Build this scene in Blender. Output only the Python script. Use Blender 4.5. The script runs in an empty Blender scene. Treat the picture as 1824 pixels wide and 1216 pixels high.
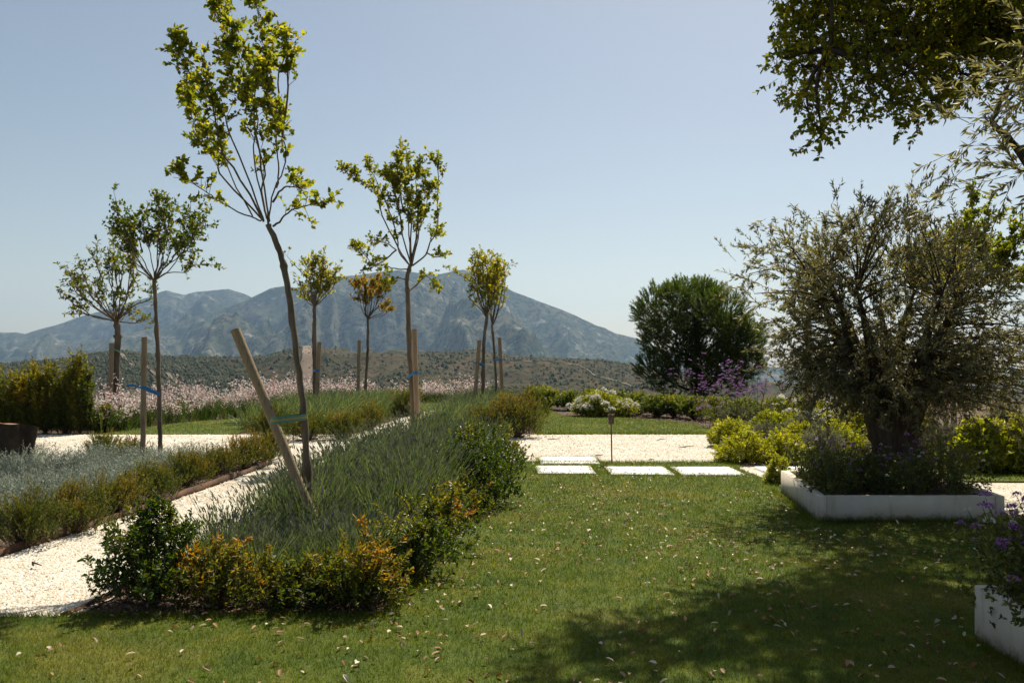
import bpy, math
import numpy as np
from mathutils import Vector

sc = bpy.context.scene
C = sc.collection

# ------------------------------------------------------------------ camera, sky, sun, exposure
F, EYE, HY, CX = 1520.0, 1.6, 645.0, 912.0          # focal length in photo pixels, eye height, horizon row, centre column
cam_data = bpy.data.cameras.new('camera')
cam_data.sensor_width = 36.0
cam_data.lens = 36.0 * F / 1824.0
cam_data.shift_y = (HY - 608.0) / 1824.0
cam_data.clip_start, cam_data.clip_end = 0.05, 90000.0
cam = bpy.data.objects.new('camera', cam_data)
cam.location = (0, 0, EYE)
cam.rotation_euler = (math.radians(90), 0, 0)
C.objects.link(cam)
sc.camera = cam

SUN_EL, SUN_AZ = math.radians(54), math.radians(22)   # azimuth measured from +Y towards +X
w = bpy.data.worlds.new('World')
sc.world = w
w.use_nodes = True
nt = w.node_tree
bg = nt.nodes['Background']
sky = nt.nodes.new('ShaderNodeTexSky')
sky.sky_type = 'NISHITA'
sky.sun_disc = False
sky.sun_elevation = SUN_EL
sky.sun_rotation = SUN_AZ
sky.altitude = 300
sky.air_density = 1.0
sky.dust_density = 1.1
sky.ozone_density = 1.4
tint = nt.nodes.new('ShaderNodeMix'); tint.data_type = 'RGBA'; tint.blend_type = 'MULTIPLY'
tint.inputs[0].default_value = 1.0
tint.inputs[7].default_value = (1.19, 1.02, .85, 1)          # warm white balance, multiplied into the sky colour
nt.links.new(sky.outputs[0], tint.inputs[6])
nt.links.new(tint.outputs[2], bg.inputs[0])
bg.inputs[1].default_value = 0.074

sd = bpy.data.lights.new('sun', 'SUN')
sd.energy = 5.0
sd.angle = math.radians(0.53)
sd.color = (1.0, 0.92, 0.76)
sun = bpy.data.objects.new('sun', sd)
S = Vector((math.sin(SUN_AZ) * math.cos(SUN_EL), math.cos(SUN_AZ) * math.cos(SUN_EL), math.sin(SUN_EL)))
sun.rotation_euler = S.to_track_quat('Z', 'Y').to_euler()
sun.location = (20, 40, 60)
C.objects.link(sun)

sc.view_settings.view_transform = 'Standard'
sc.view_settings.look = 'None'
sc.view_settings.exposure = 0.52
sc.view_settings.gamma = 1.0
cy = sc.cycles
cy.max_bounces, cy.diffuse_bounces, cy.glossy_bounces, cy.transmission_bounces, cy.volume_bounces = 7, 3, 2, 5, 0
cy.caustics_reflective = cy.caustics_refractive = False
cy.use_denoising = True
cy.sample_clamp_indirect = 6.0
HAZE_DENSITY = 5.8e-5

# ------------------------------------------------------------------ helpers
def G(px, py, z=0.0):
    """photo pixel -> point of the level ground"""
    d = F * (EYE - z) / (py - HY)
    return np.array([(px - CX) / F * d, d, z])

def P(px, py, d):
    return np.array([(px - CX) / F * d, d, EYE + (HY - py) / F * d])

def nrm(a):
    return a / np.maximum(np.linalg.norm(a, axis=-1, keepdims=True), 1e-9)

def runit(rng, *shape):
    return nrm(rng.normal(size=shape + (3,)))

UP = np.array([0, 0, 1.0])

class MB:
    def __init__(self):
        self.v, self.f, self.t, self.n = [], [], [], 0
    def add(self, v, f, t=0.0, mi=0):
        v = np.asarray(v, float).reshape(-1, 3)
        f = np.asarray(f, np.int64)
        if len(v) == 0 or len(f) == 0:
            return
        self.v.append(v)
        self.f.append((f + self.n, mi))
        self.t.append(np.broadcast_to(np.asarray(t, float), (len(v),)).copy())
        self.n += len(v)
    def build(self, name, mats, parent=None, smooth=False):
        me = bpy.data.meshes.new(name)
        v = np.concatenate(self.v)
        if parent is not None:
            v = v - np.array(parent.location)
        loops = np.concatenate([f.ravel() for f, _ in self.f])
        tot = np.concatenate([np.full(len(f), f.shape[1]) for f, _ in self.f])
        mi = np.concatenate([np.full(len(f), m) for f, m in self.f])
        st = np.concatenate([[0], np.cumsum(tot)[:-1]])
        me.vertices.add(len(v)); me.vertices.foreach_set('co', v.astype(np.float32).ravel())
        me.loops.add(len(loops)); me.loops.foreach_set('vertex_index', loops.astype(np.int32))
        me.polygons.add(len(tot)); me.polygons.foreach_set('loop_start', st.astype(np.int32))
        me.polygons.foreach_set('material_index', mi.astype(np.int32))
        if smooth:
            me.polygons.foreach_set('use_smooth', np.ones(len(tot), bool))
        a = me.attributes.new('t', 'FLOAT', 'POINT')
        a.data.foreach_set('value', np.concatenate(self.t).astype(np.float32))
        me.update()
        for m in (mats if isinstance(mats, (list, tuple)) else [mats]):
            me.materials.append(m)
        o = bpy.data.objects.new(name, me)
        C.objects.link(o)
        if parent is not None:
            o.parent = parent
        return o

def tag(o, label, cat, group=None, kind=None):
    o['label'] = label; o['category'] = cat
    if group: o['group'] = group
    if kind: o['kind'] = kind
    return o

def thing(name, loc, label, cat, group=None):
    o = bpy.data.objects.new(name, None)
    o.location = tuple(float(x) for x in loc)
    o.empty_display_size = 0.2
    C.objects.link(o)
    return tag(o, label, cat, group)

def spline(pts, n):
    p = np.asarray(pts, float)
    if len(p) == 2:
        s = np.linspace(0, 1, n)[:, None]
        return p[0] * (1 - s) + p[1] * s
    q = np.vstack([2 * p[0] - p[1], p, 2 * p[-1] - p[-2]])
    out = []
    for x in np.linspace(0, len(p) - 1 - 1e-6, n):
        i = int(x); s = x - i
        a, b, c, d = q[i:i + 4]
        out.append(0.5 * (2 * b + (c - a) * s + (2 * a - 5 * b + 4 * c - d) * s * s + (3 * b - a - 3 * c + d) * s ** 3))
    return np.array(out)

def tube(mb, path, rad, sides=7, t=0.0, mi=0, cap=True, rough=0.0, rng=None):
    p = np.asarray(path, float); k = len(p)
    rad = np.broadcast_to(np.asarray(rad, float), (k,))
    d = nrm(np.gradient(p, axis=0))
    ref = np.array([1.0, 0, 0]) if abs(d[0][0]) < .8 else np.array([0, 1.0, 0])
    a = nrm(np.cross(d, ref)); b = np.cross(d, a)
    th = np.arange(sides) * 2 * math.pi / sides
    R = rad[:, None] * np.ones((k, sides))
    if rough and rng is not None:
        R = R * (1 + rough * rng.normal(size=(k, sides)))
    v = p[:, None] + R[..., None] * (np.cos(th)[None, :, None] * a[:, None] + np.sin(th)[None, :, None] * b[:, None])
    i = np.arange(k - 1)[:, None] * sides; j = np.arange(sides)[None]; jn = (j + 1) % sides
    f = np.stack([i + j, i + jn, i + sides + jn, i + sides + j], -1).reshape(-1, 4)
    mb.add(v, f, t, mi)
    if cap:
        for e in (0, k - 1):
            ring = v[e] if e else v[e][::-1]
            vv = np.vstack([ring, p[e][None]])
            jj = np.arange(sides)
            mb.add(vv, np.stack([jj, (jj + 1) % sides, np.full(sides, sides)], -1), t, mi)

def segs(mb, A, B, ra, rb, sides=3, t=0.0, mi=0):
    A = np.asarray(A).reshape(-1, 3); B = np.asarray(B).reshape(-1, 3); n = len(A)
    if n == 0: return
    d = nrm(B - A)
    ref = np.where(np.abs(d[:, :1]) < .8, np.array([[1.0, 0, 0]]), np.array([[0, 1.0, 0]]))
    a = nrm(np.cross(d, ref)); b = np.cross(d, a)
    th = np.arange(sides) * 2 * math.pi / sides
    ring = np.cos(th)[None, :, None] * a[:, None] + np.sin(th)[None, :, None] * b[:, None]
    ra = np.broadcast_to(np.asarray(ra, float), (n,))[:, None, None]; rb = np.broadcast_to(np.asarray(rb, float), (n,))[:, None, None]
    v = np.concatenate([A[:, None] + ring * ra, B[:, None] + ring * rb], 1)
    j = np.arange(sides); jn = (j + 1) % sides
    f0 = np.stack([j, jn, sides + jn, sides + j], -1)
    f = (np.arange(n)[:, None, None] * 2 * sides + f0[None]).reshape(-1, 4)
    tt = np.broadcast_to(np.asarray(t, float), (n,))
    mb.add(v, f, np.repeat(tt, 2 * sides), mi)

def leaves(mb, Pn, D, N, L, W, t, shape=1, fold=0.18, curl=0.12, mi=0):
    Pn = Pn.reshape(-1, 3); D = nrm(D.reshape(-1, 3)); n = len(Pn)
    N = np.broadcast_to(N, (n, 3)) if np.ndim(N) == 1 else N.reshape(-1, 3)
    Sd = nrm(np.cross(D, N)); N = np.cross(Sd, D)
    L = np.broadcast_to(np.asarray(L, float).ravel(), (n,))[:, None]; W = np.broadcast_to(np.asarray(W, float).ravel(), (n,))[:, None]
    t = np.broadcast_to(np.asarray(t, float).ravel(), (n,))
    tip = Pn + D * L - N * L * curl
    if shape == 0:
        m = Pn + D * L * .45
        v = np.stack([Pn, m + Sd * W * .5 + N * W * fold, tip, m - Sd * W * .5 + N * W * fold], 1)
        f = np.arange(n)[:, None] * 4 + np.arange(4)[None]
        mb.add(v, f, np.repeat(t, 4), mi)
    else:
        m1 = Pn + D * L * .3; m2 = Pn + D * L * .72 - N * L * curl * .4
        v = np.stack([Pn, m1 + Sd * W * .46 + N * W * fold, m2 + Sd * W * .40 + N * W * fold, tip, m2 - Sd * W * .40 + N * W * fold, m1 - Sd * W * .46 + N * W * fold], 1)
        f = (np.arange(n)[:, None, None] * 6 + np.array([[0, 1, 2, 3], [0, 3, 4, 5]])[None]).reshape(-1, 4)
        mb.add(v, f, np.repeat(t, 6), mi)

def sprigs(rng, B, D, ln, nl, L, W, mbL, mbS=None, t=0.5, tj=0.25, along=.55, out=.9, up=.15, s0=.2, shape=1, rs=.002, nup=.9, jit=.35, smi=0):
    """a batch of twigs, each with NL leaves; MBL takes the leaves, MBS the twigs"""
    n = len(B)
    if n == 0: return
    D = nrm(D); ln = np.broadcast_to(np.asarray(ln, float), (n,))
    t = np.broadcast_to(np.asarray(t, float), (n,))
    s = rng.uniform(s0, 1.03, (n, nl))
    R = runit(rng, n, nl)
    Pn = B[:, None] + D[:, None] * (ln[:, None] * s)[..., None] + UP * 0
    ld = nrm(D[:, None] * along + R * out + UP * up)
    N = nrm(runit(rng, n, nl) * .9 + UP * nup)
    k = rng.uniform(1 - jit, 1 + jit * .6, (n, nl))
    leaves(mbL, Pn, ld, N.reshape(-1, 3), L * k, W * k, np.clip(t[:, None] + rng.normal(0, tj, (n, nl)), 0, 1), shape)
    if mbS is not None:
        segs(mbS, B - D * ln[:, None] * .1, B + D * ln[:, None] * .95, rs, rs * .5, mi=smi)

def inpoly(x, y, poly):
    poly = np.asarray(poly)[:, :2]; r = np.zeros(np.shape(x), bool)
    j = len(poly) - 1
    for i in range(len(poly)):
        xi, yi = poly[i]; xj, yj = poly[j]
        if yi != yj:
            r ^= ((yi > y) != (yj > y)) & (x < (xj - xi) * (y - yi) / (yj - yi) + xi)
        j = i
    return r

def scatter(rng, poly, dens):
    poly = np.asarray(poly)[:, :2]
    a, b = poly.min(0), poly.max(0)
    n = int(dens * (b[0] - a[0]) * (b[1] - a[1]))
    q = rng.uniform(a, b, (n, 2))
    return q[inpoly(q[:, 0], q[:, 1], poly)]

_rt = np.random.default_rng(5).random((256, 256))
def vnoise(x, y):
    xi = np.floor(x).astype(int); yi = np.floor(y).astype(int); fx = x - xi; fy = y - yi
    fx = fx * fx * (3 - 2 * fx); fy = fy * fy * (3 - 2 * fy)
    g = lambda a, b: _rt[a & 255, b & 255]
    return (g(xi, yi) * (1 - fx) + g(xi + 1, yi) * fx) * (1 - fy) + (g(xi, yi + 1) * (1 - fx) + g(xi + 1, yi + 1) * fx) * fy
def fbm(x, y, o=4):
    r = 0; a = .5
    for _ in range(o):
        r = r + a * vnoise(x, y); x = x * 2.03 + 17.3; y = y * 2.03 + 9.1; a *= .5
    return r
def ridged(x, y, o=5):
    r = 0; a = .5
    for _ in range(o):
        r = r + a * (1 - np.abs(2 * vnoise(x, y) - 1)); x = x * 2.1 + 31.7; y = y * 2.1 + 3.3; a *= .5
    return r

# ------------------------------------------------------------------ materials
def newmat(name):
    m = bpy.data.materials.new(name); m.use_nodes = True
    m.node_tree.nodes.clear()
    o = m.node_tree.nodes.new('ShaderNodeOutputMaterial')
    return m, m.node_tree, o

def nd(nt, typ, **kw):
    n = nt.nodes.new(typ)
    for k, v in kw.items():
        if k in n.inputs: n.inputs[k].default_value = v
        else: setattr(n, k, v)
    return n

def rgba(c): return (c[0], c[1], c[2], 1.0)

def ramp(nt, fac, cols, pos=None):
    r = nt.nodes.new('ShaderNodeValToRGB'); e = r.color_ramp.elements
    pos = pos or [i / (len(cols) - 1) for i in range(len(cols))]
    while len(e) < len(cols): e.new(.5)
    for x, p, c in zip(e, pos, cols): x.position = p; x.color = rgba(c)
    nt.links.new(fac, r.inputs[0])
    return r.outputs[0]

def noise(nt, scale, detail=4, rough=.6, coord=None, dim='3D'):
    n = nd(nt, 'ShaderNodeTexNoise', Scale=scale, Detail=detail, Roughness=rough)
    if coord is not None: nt.links.new(coord, n.inputs['Vector'])
    return n.outputs['Fac']

def mix(nt, fac, a, b, mode='MIX'):
    m = nt.nodes.new('ShaderNodeMix'); m.data_type = 'RGBA'; m.blend_type = mode
    for s, x in ((0, fac), (6, a), (7, b)):
        if isinstance(x, (int, float)): m.inputs[s].default_value = x
        elif isinstance(x, tuple): m.inputs[s].default_value = rgba(x)
        else: nt.links.new(x, m.inputs[s])
    return m.outputs[2]

def leafmat(name, cols, trans=.38, tint=(1.5, 1.5, .55), spec=.35, rough=.5, under=None, pos=None):
    m, nt, o = newmat(name)
    at = nd(nt, 'ShaderNodeAttribute', attribute_name='t')
    col = ramp(nt, at.outputs['Fac'], cols, pos)
    isl = nt.nodes.new('ShaderNodeNewGeometry')
    hv = nt.nodes.new('ShaderNodeHueSaturation')
    mr = nd(nt, 'ShaderNodeMapRange'); mr.inputs['To Min'].default_value = .7; mr.inputs['To Max'].default_value = 1.3
    nt.links.new(isl.outputs['Random Per Island'], mr.inputs['Value'])
    nt.links.new(mr.outputs[0], hv.inputs['Value']); nt.links.new(col, hv.inputs['Color'])
    col = hv.outputs[0]
    front = col
    if under is not None:
        front = mix(nt, isl.outputs['Backfacing'], col, under)
    p = nd(nt, 'ShaderNodeBsdfPrincipled', Roughness=rough)
    p.inputs['Specular IOR Level'].default_value = spec
    nt.links.new(front, p.inputs['Base Color'])
    tr = nt.nodes.new('ShaderNodeBsdfTranslucent')
    nt.links.new(mix(nt, 1.0, col, tint, 'MULTIPLY'), tr.inputs[0])
    ms = nt.nodes.new('ShaderNodeMixShader'); ms.inputs[0].default_value = trans
    nt.links.new(p.outputs[0], ms.inputs[1]); nt.links.new(tr.outputs[0], ms.inputs[2])
    nt.links.new(ms.outputs[0], o.inputs[0])
    return m

def plainmat(name, c1, c2, scale=6, rough=.85, bump=.0, bscale=40, stretch=None, spec=.3, c3=None):
    m, nt, o = newmat(name)
    tc = nt.nodes.new('ShaderNodeTexCoord'); mp = nt.nodes.new('ShaderNodeMapping')
    if stretch: mp.inputs['Scale'].default_value = stretch
    nt.links.new(tc.outputs['Object'], mp.inputs[0])
    n = noise(nt, scale, 6, .65, mp.outputs[0])
    cols = [c1, c2] if c3 is None else [c1, c2, c3]
    col = ramp(nt, n, cols, [.35, .65] if c3 is None else [.33, .5, .68])
    p = nd(nt, 'ShaderNodeBsdfPrincipled', Roughness=rough)
    p.inputs['Specular IOR Level'].default_value = spec
    nt.links.new(col, p.inputs['Base Color'])
    if bump:
        b = nt.nodes.new('ShaderNodeBump'); b.inputs['Strength'].default_value = bump; b.inputs['Distance'].default_value = .02
        nt.links.new(noise(nt, bscale, 5, .7, mp.outputs[0]), b.inputs['Height']); nt.links.new(b.outputs[0], p.inputs['Normal'])
    nt.links.new(p.outputs[0], o.inputs[0])
    return m

M = {}
M['young'] = leafmat('young_leaf', [(.055, .085, .012), (.12, .15, .016), (.22, .21, .02)], .6, (2.8, 2.4, .5))
M['youngdark'] = leafmat('young_leaf_dark', [(.035, .06, .012), (.065, .095, .016), (.16, .13, .02)], .55, (2.6, 2.3, .5))
M['yellowing'] = leafmat('yellowing_leaf', [(.09, .125, .015), (.2, .21, .02), (.36, .28, .02)], .6, (2.3, 2.1, .5))
M['ambering'] = leafmat('amber_leaf', [(.13, .135, .03), (.25, .19, .045), (.33, .2, .055)], .55, (1.8, 1.6, .6))
M['olive'] = leafmat('olive_leaf', [(.075, .076, .042), (.17, .163, .092), (.29, .26, .15)], .4, (1.8, 1.7, .85), .35, .5, under=(.24, .225, .155))
M['oak'] = leafmat('oak_leaf', [(.055, .072, .008), (.125, .145, .012), (.26, .20, .015)], .6, (2.7, 2.45, .4), .4)
M['pine'] = leafmat('pine_needle', [(.022, .042, .010), (.062, .098, .016), (.15, .18, .026)], .34, (1.8, 1.8, .5))
M['lavender'] = leafmat('lavender_stem', [(.045, .068, .028), (.10, .132, .060), (.19, .215, .12)], .44, (1.5, 1.6, .75))
M['lavhead'] = leafmat('lavender_head', [(.09, .11, .065), (.185, .205, .13), (.12, .08, .22)], .2, (1.1, 1.1, 1), pos=[0, .75, 1])
M['silver'] = leafmat('silver_leaf', [(.10, .125, .10), (.22, .25, .215), (.40, .43, .39)], .3, (1.2, 1.25, .95))
M['border'] = leafmat('border_leaf', [(.03, .06, .010), (.06, .095, .014), (.19, .17, .02)], .42, (2.0, 1.9, .45), .5, .4)
M['orange'] = leafmat('turning_leaf', [(.045, .075, .012), (.15, .15, .02), (.40, .19, .025)], .45, (1.9, 1.7, .5))
M['wispy'] = leafmat('heather_leaf', [(.045, .07, .014), (.092, .115, .022), (.2, .145, .035)], .42, (1.9, 1.7, .5))
M['lime'] = leafmat('lime_leaf', [(.10, .14, .012), (.26, .28, .02), (.42, .41, .04)], .42, (1.7, 1.6, .4))
M['hedge'] = leafmat('hedge_leaf', [(.045, .075, .014), (.10, .135, .022), (.24, .23, .05)], .42, (1.9, 1.8, .5))
M['yhedge'] = leafmat('screen_leaf', [(.04, .06, .010), (.10, .115, .014), (.28, .21, .02)], .48, (2.0, 1.8, .4))
M['santolina'] = leafmat('santolina_leaf', [(.09, .10, .06), (.19, .195, .13), (.32, .32, .24)], .28, (1.3, 1.3, .9))
M['lantana'] = leafmat('lantana_leaf', [(.055, .075, .022), (.135, .15, .045), (.26, .24, .09)], .45, (1.5, 1.5, .5))
M['gauraleaf'] = leafmat('gaura_leaf', [(.03, .06, .016), (.06, .10, .025), (.14, .14, .04)], .35, (1.5, 1.5, .6))
M['pink'] = leafmat('pink_petal', [(.55, .24, .27), (.74, .56, .54), (.84, .78, .74)], .35, (1, .95, .9))
M['white'] = leafmat('white_petal', [(.5, .48, .36), (.7, .68, .6), (.8, .79, .74)], .3, (1, 1, .95))
M['purple'] = leafmat('purple_petal', [(.24, .08, .30), (.42, .18, .47), (.60, .36, .60)], .3, (1, .9, 1.1))
M['grass'] = None
M['litter'] = leafmat('dry_leaf', [(.20, .06, .02), (.42, .26, .13), (.68, .60, .48)], .15, (1, .9, .7), .3, .6)
M['bark'] = plainmat('young_bark', (.10, .075, .05), (.22, .17, .12), 9, .9, .6, 60, (1, 1, .25))
M['barkdark'] = plainmat('dark_bark', (.035, .025, .018), (.11, .08, .055), 7, .95, 1.0, 26, (1, 1, .3))
M['olivebark'] = plainmat('olive_bark', (.022, .014, .009), (.075, .048, .032), 9, .95, 1.0, 22, (1, 1, .22), c3=(.12, .09, .065))
M['twig'] = plainmat('twig', (.07, .05, .03), (.16, .11, .07), 12, .9)
M['greenstem'] = plainmat('green_stem', (.06, .08, .03), (.12, .12, .05), 12, .8)
M['stake'] = plainmat('stake_wood', (.20, .135, .075), (.36, .26, .16), 7, .8, .5, 30, (6, 6, .5), c3=(.28, .20, .12))
M['blue'] = plainmat('blue_webbing', (.015, .16, .42), (.03, .22, .5), 20, .5)
M['greenband'] = plainmat('green_webbing', (.12, .26, .18), (.16, .32, .23), 30, .6)
M['yellowband'] = plainmat('yellow_webbing', (.45, .29, .05), (.52, .36, .08), 30, .6)
M['render'] = None
M['stone'] = plainmat('white_paving', (.72, .70, .66), (.80, .79, .76), 5, .7, .1, 60)
M['metal'] = plainmat('rusty_metal', (.07, .045, .03), (.15, .10, .07), 14, .6, .2, 60)
M['corten'] = plainmat('rusty_edging', (.07, .038, .022), (.16, .085, .05), 6, .85, .3, 40)
M['soil'] = plainmat('mulch', (.035, .022, .014), (.10, .065, .042), 9, .95, 1.0, 30, c3=(.17, .11, .075))
M['chips'] = leafmat('bark_chip', [(.07, .035, .02), (.19, .11, .07), (.42, .32, .24)], 0.0, (1, 1, 1), .2, .9)
M['rim'] = plainmat('cut_wood', (.28, .13, .07), (.42, .24, .14), 9, .85, .5, 30)

def rendermat():
    m, nt, o = newmat('white_render')
    g = nt.nodes.new('ShaderNodeNewGeometry')
    n = noise(nt, 2.4, 6, .65, g.outputs['Position'])
    col = ramp(nt, n, [(.56, .48, .37), (.66, .58, .47), (.72, .65, .55)], [.33, .5, .68])
    mp = nd(nt, 'ShaderNodeMapping'); mp.inputs['Scale'].default_value = (14, 14, 1.6)
    nt.links.new(g.outputs['Position'], mp.inputs[0])
    st = noise(nt, 1.0, 5, .7, mp.outputs[0])                       # water runs down the face
    col = mix(nt, ramp(nt, st, [(0, 0, 0), (.55, .55, .55)], [.55, .72]), col, (.42, .36, .28))
    sep = nt.nodes.new('ShaderNodeSeparateXYZ'); nt.links.new(g.outputs['Position'], sep.inputs[0])
    sp = noise(nt, 9, 6, .75, g.outputs['Position'])                # soil splashed up from the turf, in blotches
    ma = nt.nodes.new('ShaderNodeMath'); ma.operation = 'MULTIPLY_ADD'; ma.inputs[1].default_value = -2.0
    nt.links.new(sep.outputs[2], ma.inputs[0]); nt.links.new(sp, ma.inputs[2])
    col = mix(nt, ramp(nt, ma.outputs[0], [(0, 0, 0), (.8, .8, .8)], [.30, .52]), col, (.25, .2, .13))
    p = nd(nt, 'ShaderNodeBsdfPrincipled', Roughness=.9); p.inputs['Specular IOR Level'].default_value = .25
    nt.links.new(col, p.inputs['Base Color'])
    b = nt.nodes.new('ShaderNodeBump'); b.inputs['Strength'].default_value = .3; b.inputs['Distance'].default_value = .01
    nt.links.new(noise(nt, 70, 5, .7, g.outputs['Position']), b.inputs['Height']); nt.links.new(b.outputs[0], p.inputs['Normal'])
    nt.links.new(p.outputs[0], o.inputs[0])
    return m
M['render'] = rendermat()

def lawnmat():
    m, nt, o = newmat('lawn_turf')
    g = nt.nodes.new('ShaderNodeNewGeometry')
    a = noise(nt, .55, 4, .6, g.outputs['Position'])
    b = noise(nt, 3.2, 5, .65, g.outputs['Position'])
    c = noise(nt, 45, 3, .7, g.outputs['Position'])
    base = ramp(nt, b, [(.044, .078, .009), (.084, .113, .012), (.135, .138, .02)], [.3, .52, .72])
    dry = ramp(nt, a, [(0, 0, 0), (1, 1, 1)], [.52, .84])
    col = mix(nt, dry, base, (.19, .155, .04))
    col = mix(nt, .6, col, ramp(nt, c, [(.45, .45, .4), (1.25, 1.25, 1.2)], [.3, .7]), 'MULTIPLY')
    p = nd(nt, 'ShaderNodeBsdfPrincipled', Roughness=.85); p.inputs['Specular IOR Level'].default_value = .2
    nt.links.new(col, p.inputs['Base Color'])
    bp = nt.nodes.new('ShaderNodeBump'); bp.inputs['Strength'].default_value = .8; bp.inputs['Distance'].default_value = .02
    nt.links.new(c, bp.inputs['Height']); nt.links.new(bp.outputs[0], p.inputs['Normal'])
    nt.links.new(p.outputs[0], o.inputs[0])
    # blades: same patchy pigment, with translucency
    m2, nt, o = newmat('grass_blade')
    g = nt.nodes.new('ShaderNodeNewGeometry')
    a = noise(nt, .55, 4, .6, g.outputs['Position'])
    b = noise(nt, 3.2, 5, .65, g.outputs['Position'])
    base = ramp(nt, b, [(.054, .094, .010), (.096, .132, .013), (.15, .158, .02)], [.3, .52, .72])
    dry = ramp(nt, a, [(0, 0, 0), (1, 1, 1)], [.52, .84])
    col = mix(nt, dry, base, (.22, .185, .045))
    at = nd(nt, 'ShaderNodeAttribute', attribute_name='t')
    col = mix(nt, 1.0, col, ramp(nt, at.outputs['Fac'], [(.55, .6, .6), (1, 1, 1), (1.6, 1.4, 1.1)], [0, .5, 1]), 'MULTIPLY')
    p = nd(nt, 'ShaderNodeBsdfPrincipled', Roughness=.55); p.inputs['Specular IOR Level'].default_value = .25
    nt.links.new(col, p.inputs['Base Color'])
    tr = nt.nodes.new('ShaderNodeBsdfTranslucent')
    nt.links.new(mix(nt, 1.0, col, (1.7, 1.7, .4), 'MULTIPLY'), tr.inputs[0])
    ms = nt.nodes.new('ShaderNodeMixShader'); ms.inputs[0].default_value = .42
    nt.links.new(p.outputs[0], ms.inputs[1]); nt.links.new(tr.outputs[0], ms.inputs[2]); nt.links.new(ms.outputs[0], o.inputs[0])
    return m, m2
M['lawn'], M['grass'] = lawnmat()

def gravelmat():
    m, nt, o = newmat('pale_gravel')
    g = nt.nodes.new('ShaderNodeNewGeometry')
    v = nd(nt, 'ShaderNodeTexVoronoi', Scale=62.0); nt.links.new(g.outputs['Position'], v.inputs['Vector'])
    sep = nt.nodes.new('ShaderNodeSeparateColor'); nt.links.new(v.outputs['Color'], sep.inputs[0])
    col = ramp(nt, sep.outputs[0], [(.36, .28, .19), (.64, .57, .46), (.74, .68, .58), (.81, .77, .69)], [0, .2, .6, 1])
    big = noise(nt, 1.3, 4, .6, g.outputs['Position'])
    col = mix(nt, .8, col, ramp(nt, big, [(.66, .58, .48), (1, 1, 1)], [.32, .62]), 'MULTIPLY')
    p = nd(nt, 'ShaderNodeBsdfPrincipled', Roughness=.9); p.inputs['Specular IOR Level'].default_value = .2
    nt.links.new(col, p.inputs['Base Color'])
    bp = nt.nodes.new('ShaderNodeBump'); bp.inputs['Strength'].default_value = .9; bp.inputs['Distance'].default_value = .012; bp.invert = True
    nt.links.new(v.outputs['Distance'], bp.inputs['Height']); nt.links.new(bp.outputs[0], p.inputs['Normal'])
    nt.links.new(p.outputs[0], o.inputs[0])
    return m
M['gravel'] = gravelmat()
M['pebble'] = leafmat('pebble', [(.30, .22, .14), (.60, .53, .42), (.79, .75, .67)], 0.0, (1, 1, 1), .25, .8, pos=[0, .3, 1])

def hillmat(name, soil, scrub, dark, s1, s2, amount, rock=None):
    m, nt, o = newmat(name)
    g = nt.nodes.new('ShaderNodeNewGeometry')
    a = noise(nt, s1, 6, .62, g.outputs['Position'])
    v = noise(nt, s2, 4, .7, g.outputs['Position'])
    col = mix(nt, ramp(nt, a, [(0, 0, 0), (1, 1, 1)], [.38, .62]), soil, scrub)
    col = mix(nt, ramp(nt, v, [(0, 0, 0), (1, 1, 1)], [amount, amount + .07]), col, dark)
    if rock:
        r = noise(nt, s1 * 2.0, 10, .78, g.outputs['Position'])
        col = mix(nt, ramp(nt, r, [(0, 0, 0), (1, 1, 1)], [.55, .66]), col, rock)
    at = nd(nt, 'ShaderNodeAttribute', attribute_name='t')
    col = mix(nt, at.outputs['Fac'], col, dark)
    p = nd(nt, 'ShaderNodeBsdfPrincipled', Roughness=1.0); p.inputs['Specular IOR Level'].default_value = 0.0
    nt.links.new(col, p.inputs['Base Color'])
    nt.links.new(p.outputs[0], o.inputs[0])
    return m
M['hill'] = hillmat('dry_hillside', (.108, .080, .054), (.072, .062, .037), (.036, .042, .026), .011, .13, .48)
M['mountain'] = hillmat('mountain_side', (.115, .105, .072), (.034, .05, .031), (.012, .024, .018), .0036, .03, .49, rock=(.32, .29, .25))
M['track'] = plainmat('dirt', (.15, .11, .078), (.21, .155, .11), .02, 1)
M['woods'] = leafmat('far_tree', [(.024, .036, .018), (.045, .052, .028), (.075, .072, .042)], 0.0, (1, 1, 1), .1, 1)
M['valley'] = hillmat('valley_floor', (.13, .12, .10), (.07, .085, .07), (.04, .055, .05), .0012, .006, .55)

# ------------------------------------------------------------------ far country
def grid(us, ds, Z, name, mat, label, cat, T=0.0):
    U, D = np.meshgrid(us, ds)
    v = np.stack([U * D, D, Z], -1).reshape(-1, 3)
    nu, nd_ = len(us), len(ds)
    i = np.arange(nd_ - 1)[:, None] * nu; j = np.arange(nu - 1)[None]
    f = np.stack([i + j, i + j + 1, i + nu + j + 1, i + nu + j], -1).reshape(-1, 4)
    mb = MB(); mb.add(v, f, np.asarray(T).ravel() if np.ndim(T) else T)
    return tag(mb.build(name, mat, smooth=True), label, cat, kind='structure')

def elev(pts):
    a = np.array(pts, float)
    return lambda u: np.interp(CX + F * u, a[:, 0], (HY - a[:, 1]) / F)

sm = lambda s: np.clip(s, 0, 1) ** 2 * (3 - 2 * np.clip(s, 0, 1))

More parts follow.
